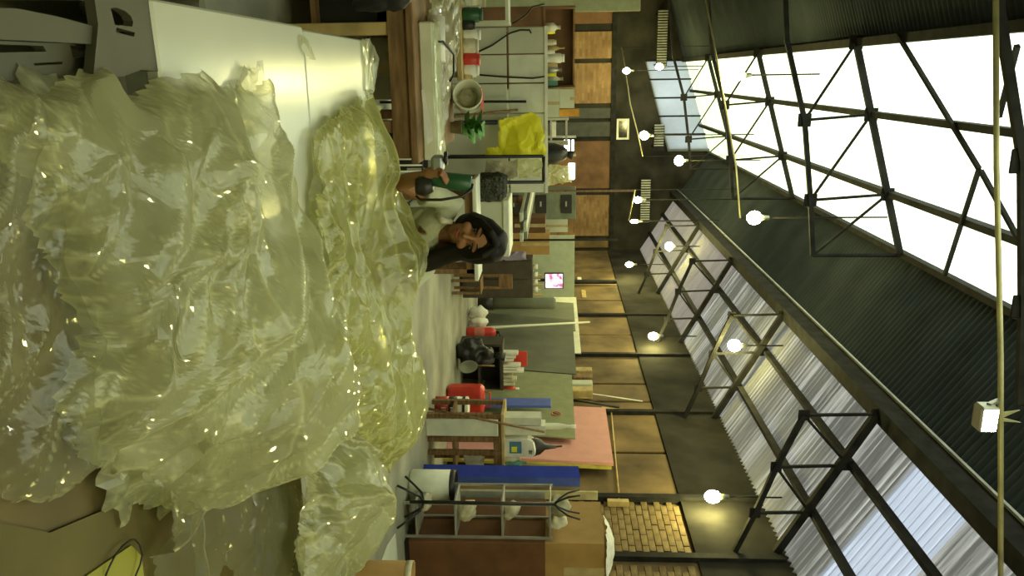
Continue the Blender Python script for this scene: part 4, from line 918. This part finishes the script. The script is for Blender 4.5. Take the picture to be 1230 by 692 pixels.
carton('tan carton behind the woman with dark edges', 640, 660, 281, 306, 12.2, .4, 0, M_card)
cloth('lilac_bag', [(532, 303), (632, 300), (633, 312), (532, 316)], 11.2, mat('lilac', (.3, .26, .36), .7), 'lilac cloth bag standing on the floor behind the woman', 'bag', .03, 43.)
for a, b, Y, r, m, lab in (((560, 225), (762, 229), 9.9, .013, M_wood, 'tall slim brown pole standing behind the woman, left of two'), ((560, 288), (742, 288), 11.5, .016, M_steel, 'tall slim dark pole standing behind the woman, right of two')):
    q = atY(*b, Y); solo(MB().tube([(q.x, Y, 0), (q.x, Y, q.z)], r, 8), 'tall_pole', m, lab, 'pole', (q.x, Y, 0))
x0, x1, _, z1 = wbox(690, 770, -45, 14, 18.5)
t = thing('tall_screen', 'tall pale green screen at the far left edge before the end wall', 'screen', ((x0 + x1) / 2, 18.6, 0)); M_mint = mat('pale_green_board', (.33, .37, .25), .7, var=.06)
for k in range(3): MB().box((x0 + (x1 - x0) * k / 3 + .01, 18.5, .05), (x0 + (x1 - x0) * (k + 1) / 3 - .01, 18.54, z1), .004).build('board', M_mint, t)
for X in (x0 + .03, x1 - .03): MB().box((X - .03, 18.54, 0), (X + .03, 18.6, z1)).build('post', M_wood, t)
# ================================================================== CENTRE BACK
sbox('pale_board', mat('mint_board', (.42, .48, .36), .7, var=.05), 'tall pale green board against the far end wall', 'board', 640, 690, 283, 357, 17.6, .04, 0.)
x0, x1, z0, z1 = wbox(654, 677, 328, 347, 16.6)
t = thing('monitor', 'small monitor showing a bright pink picture', 'monitor', ((x0 + x1) / 2, 16.6, 1.1))
MB().box((x0, 16.6, z0), (x1, 16.66, z1), .01).build('casing', M_black, t)
def screen_mat():
    m = bpy.data.materials.new('pink_screen'); m.use_nodes = True; N = m.node_tree.nodes; L = m.node_tree.links; N.clear()
    o = N.new('ShaderNodeOutputMaterial'); e = N.new('ShaderNodeEmission'); tc = N.new('ShaderNodeTexCoord'); nz = N.new('ShaderNodeTexNoise'); cr = N.new('ShaderNodeValToRGB')
    nz.inputs['Scale'].default_value = 7; L.new(tc.outputs['Object'], nz.inputs['Vector']); L.new(nz.outputs['Fac'], cr.inputs[0])
    cr.color_ramp.elements[0].position = .4; cr.color_ramp.elements[0].color = (.45, .12, .2, 1); cr.color_ramp.elements[1].position = .56; cr.color_ramp.elements[1].color = (1, .8, .95, 1)
    L.new(cr.outputs[0], e.inputs[0]); e.inputs[1].default_value = 1.1; L.new(e.outputs[0], o.inputs[0]); return m
MB().box((x0 + .02, 16.595, z0 + .02), (x1 - .02, 16.6, z1 - .02)).build('screen', screen_mat(), t)
MB().box(((x0 + x1) / 2 - .03, 16.66, 1.12), ((x0 + x1) / 2 + .03, 16.7, z1 - .1)).build('stand', M_black, t); MB().box(((x0 + x1) / 2 - .12, 16.55, 1.1), ((x0 + x1) / 2 + .12, 16.75, 1.12)).build('base', M_black, t)
x0, x1, _, _ = wbox(600, 650, 318, 356, 16.6)
table('desk', 'tall dark desk under the small monitor', x0, x1, 16.4, 17.0, 1.1, M_wood, M_wood)
x0, x1, z0, z1 = wbox(596, 640, 312, 358, 12.6)
t = thing('dark_cabinet', 'low dark cabinet with small white objects, behind the woman', 'cabinet', ((x0 + x1) / 2, 12.9, 0)); M_dkb = mat('dark_brown_board', (.06, .05, .035), .7)
MB().box((x0, 12.6, .05), (x1, 13.1, z1), .008).build('body', M_dkb, t); MB().box((x0 + .03, 12.585, .1), ((x0 + x1) / 2 - .01, 12.6, z1 - .06)).build('door', M_dkb, t); MB().box(((x0 + x1) / 2 + .01, 12.585, .1), (x1 - .03, 12.6, z1 - .06)).build('door', M_dkb, t)
MB().box((x0 + .05, 12.65, 0), (x1 - .05, 13.05, .05)).build('plinth', M_black, t)
for k in range(4):
    X = x1 - .12 - k * .13; solo(MB().lathe([(.001, 0), (.035, 0), (.04, .08), (.034, .08), (.03, .01)], (X, 12.7, z1), 12), 'white_cup', M_paper, ['white cup at the right end', 'white cup second from the right end', 'white cup third from the right end', 'white cup fourth from the right end'][k] + ' of the low dark cabinet', 'cup', (X, 12.7, z1))
x0, x1, _, _ = wbox(590, 640, 336, 354, 11.6)
t = thing('wooden_chair', 'small dark wooden chair by the dark cabinet', 'chair', ((x0 + x1) / 2, 11.8, 0))
MB().box((x0, 11.6, .43), (x1, 11.95, .46), .01).build('seat', M_wood, t); MB().box((x0, 11.93, .7), (x1, 11.96, .92), .01).build('backrest', M_wood, t)
for X in (x0 + .02, x1 - .02): MB().box((X - .018, 11.6, 0), (X + .018, 11.64, .43)).build('leg', M_wood, t); MB().box((X - .018, 11.92, 0), (X + .018, 11.96, .92)).build('leg', M_wood, t)
for k in range(5):
    q = atY(652 - 3 * (k % 2), 330 + k * 6, 15.2); b = atY(600, 333 + k * 5, 14.9); b.z = 0
    solo(MB().tube([b, q], .016, 6), 'timber_offcut', M_wood2 if k % 2 else M_card, 'thin timber offcut leaning on the far boards, %s from the left' % ['first', 'second', 'third', 'fourth', 'fifth'][k], 'timber', b, 'leaning timber offcuts')
x0, x1, z0, z1 = wbox(686, 703, 311, 325, 24.6)
t = thing('wall_box', 'white electrical box on the far wall', 'wall box', ((x0 + x1) / 2, 24.7, z0)); MB().box((x0, 24.62, z0), (x1, 24.9, z1), .01).build('case', M_offw, t); MB().box((x0 + .05, 24.6, z0 + .06), (x1 - .05, 24.62, z1 - .06)).build('cover', M_paper, t); MB().tube([((x0 + x1) / 2, 24.8, z1), ((x0 + x1) / 2, 24.8, 3.3)], .03, 8).build('conduit', M_steel, t)
for k, (pa, lab) in enumerate(((692, 'pale notice strip on the end bay of the right wall, upper'), (697, 'yellow notice strip on the end bay of the right wall'), )):
    p = atX(pa + 4, 337 + 16 * k, XR - .01); solo(MB().box((XR - .02, p.y - .35, p.z - .05), (XR - .002, p.y + .35, p.z + .06), .004), 'notice_strip', M_paper if not k else M_wood2, lab, 'notice', p)
p = atX(720, 342, XR - .06); solo(MB().tube([(XR - .14, p.y, 0), (XR - .14, p.y, 3.2)], .06, 10), 'drain_pipe', M_steel, 'dark vertical pipe in the far right corner of the hall', 'pipe', (XR - .06, p.y, 0))
x0, x1, z0, z1 = wbox(741, 756, 143, 168, 24.7)
t = thing('wall_vent', 'small pale-framed window high in the dark end wall', 'window', ((x0 + x1) / 2, 24.8, z0))
for a, b in (((x0, z0), (x0 + .06, z1)), ((x1 - .06, z0), (x1, z1)), ((x0 + .06, z0), (x1 - .06, z0 + .06)), ((x0 + .06, z1 - .06), (x1 - .06, z1))): MB().box((a[0], 24.8, a[1]), (b[0], 24.88, b[1])).build('frame_bar', M_alu, t)
MB().box((x0 + .06, 24.84, z0 + .06), (x1 - .06, 24.86, z1 - .06)).build('pane', mat('dark_glass', (.01, .012, .012), .1), t)
# ================================================================== RIGHT SIDE
def wallboard(name, label, py0, py1, ztop_px, X, m, lean=.12, th=.02, z0=0., mid=640):
    a, b = atX(mid, py0, X), atX(mid, py1, X); zt = atX(ztop_px, (py0 + py1) / 2, X).z
    return solo(MB().add([(X - lean, a.y, z0), (X - lean, b.y, z0), (X, b.y, zt), (X, a.y, zt), (X - lean + th, a.y, z0), (X - lean + th, b.y, z0), (X + th, b.y, zt), (X + th, a.y, zt)],
        [(0, 1, 2, 3), (7, 6, 5, 4), (0, 4, 5, 1), (1, 5, 6, 2), (2, 6, 7, 3), (3, 7, 4, 0)]), name, m, label, 'board', (X - lean, (a.y + b.y) / 2, z0))
wallboard('tall_board', 'large pale board behind the grey boards on the right wall', 357, 424, 695, 5.40, M_offw, .1)
wallboard('grey_board', 'light grey board, left of the big dark grey one', 364, 397, 690, 5.30, M_grey2, .14)
wallboard('grey_board', 'biggest dark grey board leaning on the right wall', 384, 449, 690, 5.22, M_grey, .16)
wallboard('olive_board', 'olive green board with a red no-entry sticker', 450, 526, 689, 5.20, mat('olive_board', (.215, .235, .125), .75, var=.06), .14)
wallboard('pink_foam_board', 'big pink insulation board standing on the right', 489, 555, 732, 5.32, mat('pink_foam', (.62, .30, .27), .8, var=.03), .1, .05)
wallboard('yellow_strip', 'yellow edge strip beside the pink board', 553, 560, 734, 5.36, mat('ochre_strip', (.5, .44, .08), .7), .1, .04)
pst = atX(668, 497, 5.17); t = thing('sticker', 'round red no-entry sticker on the olive board', 'sticker', pst)
MB().lathe([(.065, 0), (.08, 0), (.08, .006), (.065, .006), (.065, 0)], pst, 24, (-1, 0, 0)).build('ring', M_red, t); MB().bar(pst + Vector((-.003, -.05, .05)), pst + Vector((-.003, .05, -.05)), .014, .006, (1, 0, 0)).build('slash', M_black, t)
p0 = atX(626, 487, 5.10)
solo(MB().box((4.98, p0.y - .28, 0), (5.02, p0.y + .02, atX(662, 487, 5.10).z), .004), 'blue_strip', M_blue2, 'short blue plastic strip before the olive board', 'strip', (5.0, p0.y, 0))
# tube, stick, extinguisher
q = atY(620, 364, 15.6)
t = thing('fabric_roll', 'upright grey roll with a black base beside the grey boards', 'roll', (q.x, 15.6, 0)); zt = atY(668, 364, 15.6).z
MB().lathe([(.001, .3), (.12, .3), (.125, zt - .06), (.09, zt - .01), (.001, zt)], (q.x, 15.6, 0), 18).build('roll', M_grey2, t); MB().lathe([(.001, 0), (.15, 0), (.15, .3), (.001, .3)], (q.x, 15.6, 0), 18).build('base', M_black, t)
b = atY(580, 398, 13.9); b.z = 0; b.x -= .05; e = atX(708, 387, 5.17)
solo(MB().tube([b, e], [.03, .02], 8), 'long_stick', M_pale, 'long pale stick leaning across the dark grey board', 'stick', b)
q = atY(566, 399, 13.4)
t = thing('fire_extinguisher', 'red fire extinguisher standing on the floor', 'fire extinguisher', (q.x, 13.4, 0))
MB().lathe([(.001, 0), (.085, 0), (.09, .03), (.09, .44), (.07, .5), (.03, .53), (.001, .53)], (q.x, 13.4, 0), 18).build('cylinder', M_red, t); MB().lathe([(.0905, .15), (.0915, .16), (.0915, .32), (.0905, .33)], (q.x, 13.4, 0), 18).build('label_band', mat('pink_label', (.6, .2, .15), .6), t)
MB().box((q.x - .02, 13.38, .53), (q.x + .02, 13.42, .58)).build('valve', M_steel, t); MB().bar((q.x, 13.4, .58), (q.x + .12, 13.36, .62), .02).build('lever', M_black, t); MB().tube([(q.x + .02, 13.4, .55), (q.x + .12, 13.36, .5), (q.x + .11, 13.33, .3)], .012, 8).build('hose', M_black, t)
for k, (a, lab) in enumerate((((572, 376), 'crumpled white paper on the floor left of the fire extinguisher'), ((574, 387), 'crumpled white rag on the floor touching the fire extinguisher'))):
    q = atY(*a, 13.7); o = MB().ball((0, 0, 0), (.13, .1, .16), 14, 10).build('crumpled_paper', M_paper); o.location = (q.x, 13.7, .17); tag(o, lab, 'paper'); dm = o.modifiers.new('d', 'DISPLACE'); tx = bpy.data.textures.new('st%d' % k, 'STUCCI'); tx.noise_scale = .08; dm.texture = tx; dm.strength = .1
# dark cabinet and rubbish
x0, x1, _, z1 = wbox(556, 604, 414, 470, 12.3)
t = thing('dark_cabinet', 'low dark open cabinet between the extinguisher and the red bag', 'cabinet', ((x0 + x1) / 2, 12.5, 0))
MB().box((x0, 12.7, 0), (x1, 12.74, z1)).build('back', M_black, t); MB().box((x0, 12.3, z1 - .05), (x1, 12.7, z1)).build('top', M_dkb, t); MB().box((x0, 12.3, 0), (x0 + .04, 12.7, z1 - .05)).build('side', M_dkb, t); MB().box((x1 - .04, 12.3, 0), (x1, 12.7, z1 - .05)).build('side', M_dkb, t); MB().box((x0 + .04, 12.32, .3), (x1 - .04, 12.7, .33)).build('shelf', M_dkb, t)
x0, x1, z0, z1 = wbox(560, 620, 405, 440, 12.0)
t = thing('bin_bag', 'black bin bag slumped before the low dark cabinet', 'bag', ((x0 + x1) / 2, 12.0, 0)); o = MB().ball(((x0 + x1) / 2, 12.0, .24), (.26, .18, .25)).ball(((x0 + x1) / 2 + .05, 12.0, .42), (.18, .14, .2)).build('bag_body', M_black, t); remesh(o, .025, 3); dm = o.modifiers.new('d', 'DISPLACE'); tx = bpy.data.textures.new('bb', 'STUCCI'); tx.noise_scale = .12; dm.texture = tx; dm.strength = .12; MB().tube([((x0 + x1) / 2 + .05, 12, .6), ((x0 + x1) / 2 + .09, 12, .78)], [.05, .08], 8).build('tied_neck', M_black, t)
q = atY(583, 440, 11.7); t = thing('scoop', 'grey oval scoop leaning against the black bin bag', 'scoop', (q.x, 11.7, 0)); t['_org'] = (0., 0., 0.)
MB().lathe([(.001, .0), (.06, .012), (.085, .035), (.09, .035), (.065, .004), (.001, -.01)], (0, 0, 0), 18, (0, -.85, .5)).build('blade', M_grey2, t).location = (0, 0, .1)
t.children[0].scale = (1.2, 1, 1.9); t.children[0].location = (0, 0, .18); MB().tube([(0, .03, .32), (.03, .1, .62)], .014, 8).build('handle', M_wood, t)
for k, (a, w_, h_, m, lab) in enumerate((((612, 428), .16, .25, M_paper, 'white papers stacked at the left of the low dark cabinet top'), ((612, 442), .14, .34, M_paper, 'tall white papers standing on the low dark cabinet'), ((612, 456), .18, .22, M_rag, 'cream packet at the right of the low dark cabinet top'))):
    q = atY(*a, 12.45); zc_ = .05 + wbox(556, 604, 414, 470, 12.3)[3] - .05
    t = thing('paper_stack', lab, 'paper', (q.x, 12.45, zc_))
    for j in range(3): MB().box((q.x - w_ / 2 + j * w_ / 3, 12.4 - .01 * j, zc_), (q.x - w_ / 2 + (j + .8) * w_ / 3, 12.55, zc_ + h_ * (1 - .15 * ((j + k) % 3))), .004).build('sheaf', m, t)
q = atY(622, 431, 12.62); sbox('red_box', M_red, 'flat red box standing behind the papers on the low cabinet', 'box', 619, 633, 423, 440, 12.62, .06, z0=zc_)
t = thing('spray_bottle', 'red and white bottle on the low dark cabinet beside the timber bench', 'bottle', (*atY(612, 465, 12.0).xy, zc_)); q = atY(612, 467, 12.4)
t.location = (q.x, 12.4, zc_); t['_org'] = tuple(t.location)
MB().lathe([(.001, 0), (.04, 0), (.045, .15), (.02, .2), (.001, .2)], (q.x, 12.4, zc_), 12).build('bottle', M_red, t); MB().lathe([(.02, .2), (.022, .26), (.001, .27)], (q.x, 12.4, zc_), 12).build('cap', M_paper, t)
# red bag and tin
q = atY(570, 484, 10.6)
t = thing('red_bag', 'red plastic bag with a pale logo, standing on the floor', 'bag', (q.x, 10.7, 0)); x0, x1, z0, z1 = wbox(557, 584, 467, 499, 10.6)
o = MB().box((x0, 10.6, 0), (x1, 10.85, z1 - .03), .05).build('bag_body', M_red, t); remesh(o, .02, 4); MB().tube([(x0 + .08, 10.7, z1 - .05), (x0 + .1, 10.7, z1 + .05), (x1 - .1, 10.7, z1 + .05), (x1 - .08, 10.7, z1 - .05)], .012, 8).build('handle', M_red, t)
MB().ball(((x0 + x1) / 2 + .02, 10.6, .28), (.07, .012, .07)).build('logo', M_rag, t); MB().plate([(-.02, -.05), (.02, 0), (-.02, .05), (-.06, 0)], [], lambda x, z: ((x0 + x1) / 2 + .02 + x, 10.59, .37 + z), .008, (0, 1, 0)).build('logo', M_rag, t)
x0, x1, z0, z1 = wbox(528, 558, 477, 500, 9.7); cx = (x0 + x1) / 2; rr = (x1 - x0) / 2
t = thing('paint_tin', 'red and black tin with white bands, in front of the red bag', 'tin', (cx, 9.7, 0)); hh = .44
MB().lathe([(.001, 0), (rr, 0), (rr, .18), (.001, .18)], (cx, 9.7, 0), 20).build('red_body', M_red, t); MB().lathe([(rr, .18), (rr, .29), (.001, .29)], (cx, 9.7, 0), 20).build('black_band', M_black, t)
MB().lathe([(rr, .29), (rr, .32), (rr * .97, .325), (rr * .97, .35), (.001, .35)], (cx, 9.7, 0), 20).build('white_band', M_paper, t); MB().lathe([(rr * .97, .35), (rr, .36), (rr, .43), (rr * .85, .44), (.001, .44)], (cx, 9.7, 0), 20).build('lid', M_paper, t); MB().lathe([(rr * 1.005, .365), (rr * 1.01, .37), (rr * 1.01, .395), (rr * 1.005, .40)], (cx, 9.7, 0), 20).build('dark_stripe', M_black, t)
for k in range(3): MB().box((cx - .05 + k * .035, 9.7 - rr - .004, .09), (cx - .03 + k * .035, 9.7 - rr + .004, .15)).build('letter', M_paper, t); MB().box((cx - .05 + k * .035, 9.7 - rr - .004, .21), (cx - .03 + k * .035, 9.7 - rr + .004, .27)).build('letter', M_paper, t)
# timber bench with jerry can
x0, x1, _, z1 = wbox(512, 606, 498, 570, 8.95); Yb = 8.95
t = thing('timber_stand', 'narrow brown timber stand holding bottles and a white can', 'stand', ((x0 + x1) / 2, 9.2, 0))
MB().box((x0, Yb, z1 - .04), (x1, Yb + .5, z1), .005).build('top', M_wood2, t)
for X in (x0 + .03, atY(560, 529, Yb).x, atY(560, 545, Yb).x, x1 - .03):
    MB().box((X - .03, Yb + .01, 0), (X + .03, Yb + .07, z1 - .04), .004).build('leg', M_wood, t); MB().box((X - .03, Yb + .43, 0), (X + .03, Yb + .49, z1 - .04), .004).build('leg', M_wood, t)
MB().box((x0, Yb + .02, z1 - .14), (x1, Yb + .05, z1 - .04)).build('rail', M_wood, t); MB().box((x0, Yb + .05, .3), (x1, Yb + .45, .33)).build('lower_shelf', M_wood, t)
xa, xb, za, zb = wbox(518, 598, 505, 524, Yb - .06)
sbox('white_board', M_offw, 'narrow white board standing in the front of the timber stand', 'board', 518, 598, 505, 524, Yb - .05, .04, 0.)
cloth('carrier_bag', [(557, 546), (584, 547), (582, 562), (572, 568), (557, 564)], 9.2, M_paper, 'white carrier bag with a green mark on the lower shelf', 'bag', .03, 47.)
for k, (a, b, c_, d, lab) in enumerate(((613, 650, 502, 511, 'upright white carton at the left of the timber stand top'), (613, 655, 512, 523, 'taller white carton beside the white can on the stand'))): carton(lab, a, b, c_, d, 9.05, .2, z1, M_offw, tape=False)
x0, x1, _, zt = wbox(613, 643, 528, 549, 9.0)
t = thing('jerry_can', 'white plastic can with a blue and yellow label on the timber stand', 'can', ((x0 + x1) / 2, 9.1, z1))
h = zt - z1; fn = lambda x, z: (x0 + x * (x1 - x0), 9.0, z1 + z * h)
MB().plate([(0, 0), (1, 0), (1, .9), (.85, 1), (.15, .92), (0, .75)], [[(.62, .78), (.85, .78), (.85, .9), (.62, .9)]], fn, .16, (0, 1, 0)).build('can_body', M_paper, t); MB().lathe([(.001, 0), (.025, 0), (.025, .035), (.001, .035)], (x0 + .05, 9.08, z1 + h * .86), 12).build('cap', M_black, t)
MB().box((x0 + .03, 8.996, z1 + h * .15), (x1 - .05, 9.0, z1 + h * .55)).build('label', mat('blue_label', (.1, .25, .4), .5), t); MB().box((x0 + .10, 8.992, z1 + h * .22), (x1 - .07, 8.996, z1 + h * .4)).build('label_patch', M_yel, t)
q = atY(650, 543, 9.15); s9 = 9.3 / 950
t = thing('black_funnel', 'black funnel-shaped bag behind the white can, on the pink board', 'bag', (q.x, 9.25, z1))
hh = atY(668, 543, 9.25).z - z1
MB().lathe([(.001, 0), (.13, 0), (.135, hh * .5), (.10, hh * .68), (.04, hh * .78), (.02, hh), (.001, hh)], (q.x, 9.3, z1), 14).build('bag_body', M_black, t); MB().tube([(q.x, 9.3, z1 + hh * .98), (q.x - .01, 9.3, z1 + hh * 1.12)], .012, 8).build('neck', M_black, t)
t = thing('white_bottle', 'slim white bottle lying along the olive board top', 'bottle', (*atY(668, 512, 9.6).xy, z1)); q = atY(668, 512, 9.25)
t.location = (q.x, 9.25, z1); t['_org'] = tuple(t.location); hb = atY(692, 512, 9.25).z - z1
MB().lathe([(.001, 0), (.04, 0), (.042, hb * .75), (.02, hb * .88), (.02, hb * .95), (.001, hb * .95)], (q.x, 9.25, z1), 12).build('bottle', M_offw, t); MB().lathe([(.024, hb * .93), (.024, hb), (.001, hb)], (q.x, 9.25, z1), 12).build('cap', M_paper, t)
for k, (py, hp, m, lab) in enumerate(((556, 28, mat('teal', (.15, .4, .3)), 'teal bottle at the right end of the timber stand'), (562, 34, M_rag, 'cream bottle at the right end of the timber stand'), (551, 20, M_paper, 'small white pot beside the white can'))):
    q = atY(620, py, 9.05); hh2 = hp * s9; solo(MB().lathe([(r_ * .085, hq * hh2) for r_, hq in bottle], (q.x, 9.05, z1), 12), 'bottle', m, lab, 'bottle', (q.x, 9.05, z1))
b = atY(518, 490, 8.8); b.z = .0; e = atY(654, 519, 8.85); solo(MB().tube([b, e], .016, 8), 'dark_stick', M_wood, 'dark stick leaning across the timber stand', 'stick', b)
b = atX(690, 470, 5.38); e = atX(772, 482, 5.40); solo(MB().tube([(5.15, b.y + .2, 0), b, e], .012, 6), 'white_rod', M_paper, 'thin white rod leaning high on the right wall', 'rod', (5.15, b.y, 0))
b = atX(692, 481, 5.38); e = atX(744, 489, 5.40); solo(MB().tube([(5.15, b.y + .2, 0), b, e], .022, 6), 'black_rod', M_black, 'black rod leaning on the right wall above the pink board', 'rod', (5.15, b.y, 0))
for k in range(4):
    q = atX(698, 449 + 8 * k, 5.40); o = MB().box((5.30, q.y - .10, q.z - .17), (5.46, q.y + .10, q.z + .20), .01).build('timber_block', (M_wood2, M_wood, M_pale, M_wood2)[k], None, (5.38, q.y, q.z)); tag(o, 'short timber block on the ledge above the olive board, %s from the left' % ['first', 'second', 'third', 'fourth'][k], 'timber', 'timber blocks on the ledge')
a, b = atX(688, 447, 5.4), atX(688, 480, 5.4); solo(MB().box((5.28, b.y, a.z - .12), (5.5, a.y, a.z - .08)), 'wall_ledge', M_wood, 'narrow wooden ledge on the right wall above the olive board', 'ledge', a)
a, b = atX(734, 492, 5.46), atX(744, 604, 5.46)
t = thing('wall_batten', 'thin rod with timber blocks at both ends, across the right wall', 'batten', a); MB().tube([a, b], .012, 6).build('rod', M_wood2, t)
for p in (a, b): MB().box((5.42, p.y - .04, p.z - .16), (5.5, p.y + .04, p.z + .12), .005).build('end_block', M_wood2, t)
# blue panels
x0, x1, _, z1 = wbox(550, 695, 565, 577, 8.5)
t = thing('blue_plastic_board', 'tall folded blue plastic board behind the white bin', 'panel', ((x0 + x1) / 2, 8.5, 0))
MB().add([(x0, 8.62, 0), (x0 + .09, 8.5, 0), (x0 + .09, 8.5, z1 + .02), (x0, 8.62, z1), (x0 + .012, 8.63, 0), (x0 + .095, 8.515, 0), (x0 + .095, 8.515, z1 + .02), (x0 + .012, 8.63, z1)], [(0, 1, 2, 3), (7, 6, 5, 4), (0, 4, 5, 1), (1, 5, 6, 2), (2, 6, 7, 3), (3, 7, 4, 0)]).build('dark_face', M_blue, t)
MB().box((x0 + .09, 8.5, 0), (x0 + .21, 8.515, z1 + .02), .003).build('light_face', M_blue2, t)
# white bin
q = atY(500, 582, 7.75)
t = thing('white_bin', 'white cylindrical bin with a dark stained rim', 'bin', (q.x, 7.75, 0)); hh = atY(548, 582, 7.75).z
MB().lathe([(.001, 0), (.15, 0), (.165, .03), (.165, hh - .06), (.155, hh - .06), (.15, .04), (.001, .04)], (q.x, 7.75, 0), 24).build('shell', M_offw, t); MB().lathe([(.166, hh - .06), (.168, hh), (.158, hh), (.156, hh - .06)], (q.x, 7.75, 0), 24).build('rim', M_black, t)
# coat rack
q = atY(500, 603, 7.2); cx = q.x; zt = atY(668, 604, 7.2).z
t = thing('coat_rack', 'black metal coat rack with bent hooks and splayed feet', 'coat rack', (cx, 7.2, 0))
MB().tube([(cx, 7.2, .1), (cx, 7.2, zt)], .018, 10).build('pole', M_black, t)
for k in range(4):
    a = k * math.pi / 2 + .5; d = Vector((math.cos(a), math.sin(a), 0)); c0 = Vector((cx, 7.2, 0))
    MB().tube([c0 + Vector((0, 0, .24)), c0 + d * .1 + Vector((0, 0, .22)), c0 + d * .2 + Vector((0, 0, .12)), c0 + d * .3 + Vector((0, 0, .012))], .012, 8).build('foot', M_black, t)
    MB().tube([c0 + Vector((0, 0, zt - .02)), c0 + d * .06 + Vector((0, 0, zt + .03)), c0 + d * .13 + Vector((0, 0, zt + .12)), c0 + d * .17 + Vector((0, 0, zt + .24))], .010, 8).build('hook', M_black, t)
# slim steel shelving with rags
x0, x1 = atY(560, 600, 7.35).x + .03, atY(560, 643, 7.35).x; zt = atY(664, 620, 7.35).z
t = thing('steel_shelving', 'slim grey steel shelving with rags, before the brown boxes', 'shelving', ((x0 + x1) / 2, 7.45, 0))
for X in (x0, x1):
    for Y in (7.32, 7.72): MB().box((X - .012, Y - .012, 0), (X + .012, Y + .012, zt)).build('post', M_alu, t)
lv = [.12, atY(546, 620, 7.35).z, atY(602, 620, 7.35).z, zt - .04]
for Z in lv: MB().box((x0 - .012, 7.32, Z), (x1 + .012, 7.72, Z + .02), .003).build('shelf', M_alu, t)
for k, (Z, dx, s, m, lab) in enumerate(((lv[0], .10, .10, M_rag, 'cream crumpled rag on the lowest steel shelf'), (lv[1], .2, .15, M_rag, 'long cream rag on the second steel shelf'), (lv[2], .18, .12, M_rag, 'bundled cream rag on the third steel shelf'), (lv[3], .12, .14, M_kh, 'khaki cloth bundle on top of the steel shelving'), (lv[3], .30, .10, M_rag, 'twisted cream rag on top of the steel shelving, against the tan carton'))):
    o = MB().ball((0, 0, 0), (s, .11, s * .62), 18, 12).build('rag', m); o.location = (x0 + dx, 7.5, Z + .02 + s * .6); tag(o, lab, 'rag'); dm = o.modifiers.new('d', 'DISPLACE'); tx = bpy.data.textures.new('rg%d' % k, 'STUCCI'); tx.noise_scale = .07; dm.texture = tx; dm.strength = .07; o.rotation_euler = (.3 * k, .2, .5 * k)
# brown cabinet, tan carton, white cloth
ql = atY(600, 668, 7.25); bx = min(ql.x, 4.72); zc1 = atY(655, 650, 7.6).z
t = thing('brown_cabinet', 'tall red-brown cabinet at the right edge', 'cabinet', (bx + .3, 7.7, 0))
MB().box((bx, 7.25, .05), (bx + .68, 8.15, zc1), .006).build('body', M_cardd, t); MB().box((bx - .004, 7.3, .1), (bx, 7.68, zc1 - .05)).build('side_panel', M_cardd, t); MB().box((bx - .004, 7.72, .1), (bx, 8.1, zc1 - .05)).build('side_panel', M_cardd, t); MB().box((bx + .03, 7.28, 0), (bx + .65, 8.1, .05)).build('plinth', M_black, t)
t = thing('carton', 'large tan carton on top of the red-brown cabinet', 'box', (bx + .3, 7.7, zc1)); zt2 = atY(724, 650, 7.6).z
MB().box((bx + .01, 7.28, zc1), (bx + .66, 8.12, zt2 - .008), .004).build('body', M_card, t); MB().box((bx + .01, 7.28, zt2 - .008), (bx + .35, 8.12, zt2)).build('flap', M_card, t); MB().box((bx + .354, 7.28, zt2 - .008), (bx + .66, 8.12, zt2)).build('flap', M_card, t); MB().box((bx + .3, 7.277, zc1 + .2), (bx + .4, 7.28, zt2)).build('tape', mat('parcel_tape', (.45, .36, .18)), t)
me = film_mesh('white_cloth', [(bx - .02, 7.26), (bx + .4, 7.24), (bx + .65, 7.5), (bx + .3, 8.0), (bx + .02, 7.9)], [(bx + .25, 7.6, .08, .2)], flat(zt2 + .002), 97, .03, .016, .02, rough_edge=.02); me.materials.append(M_paper)
o = bpy.data.objects.new('white_cloth', me); COL.objects.link(o); tag(o, 'crumpled white cloth on top of the tan carton', 'cloth')
sbox('grey_sheet_board', mat('pale_grey_board', (.42, .44, .36), .7), 'pale grey board standing behind the steel shelving', 'board', 500, 655, 590, 640, 8.25, .03, 0.)
b_ = atY(676, 596, 8.3); sbox('pale_plank', mat('cream_plank', (.62, .58, .30), .7), 'cream timber plank standing behind the coat rack hooks', 'plank', 560, 718, 590, 600, 8.4, .03, 0.)
cloth('khaki_sack', [(658, 606), (662, 640), (676, 640), (692, 632), (690, 612), (676, 606)], 7.95, M_kh, 'khaki cloth sack on top, behind the coat rack hooks', 'sack', .05, 57.)
# offcuts in the corner by the drape
q = atZ(418, 678, 0.0)
t = thing('card_tube', 'open cardboard tube end low on the floor at right', 'tube', (*atZ(428, 684, .0).xy, 0)); q = atZ(430, 688, 0)
MB().lathe([(.10, 0), (.10, .45), (.09, .45), (.09, .02), (.001, .02)], (q.x, q.y, 0), 18).build('tube', M_card, t); MB().lathe([(.101, .4), (.103, .4), (.103, .45), (.101, .45)], (q.x, q.y, 0), 18).build('rim_band', M_rag, t)
solo(MB().plate([tuple(atZ(a, b, 0).xy) for a, b in ((452, 690), (464, 655), (474, 640), (478, 692), (470, 720))], [], lambda x, y: (x, y, .003), .006, (0, 0, 1)), 'floor_card', M_pale, 'pale flat card on the floor before the brown cabinet', 'card', (*atZ(464, 680, 0).xy, 0))
solo(MB().ball((*atZ(447, 637, .02).xy, .02), (.05, .02, .02), 10, 6), 'paper_scrap', M_paper, 'tiny white paper scrap on the floor before the coat rack', 'paper', (*atZ(447, 637, 0).xy, 0))
finish_props()
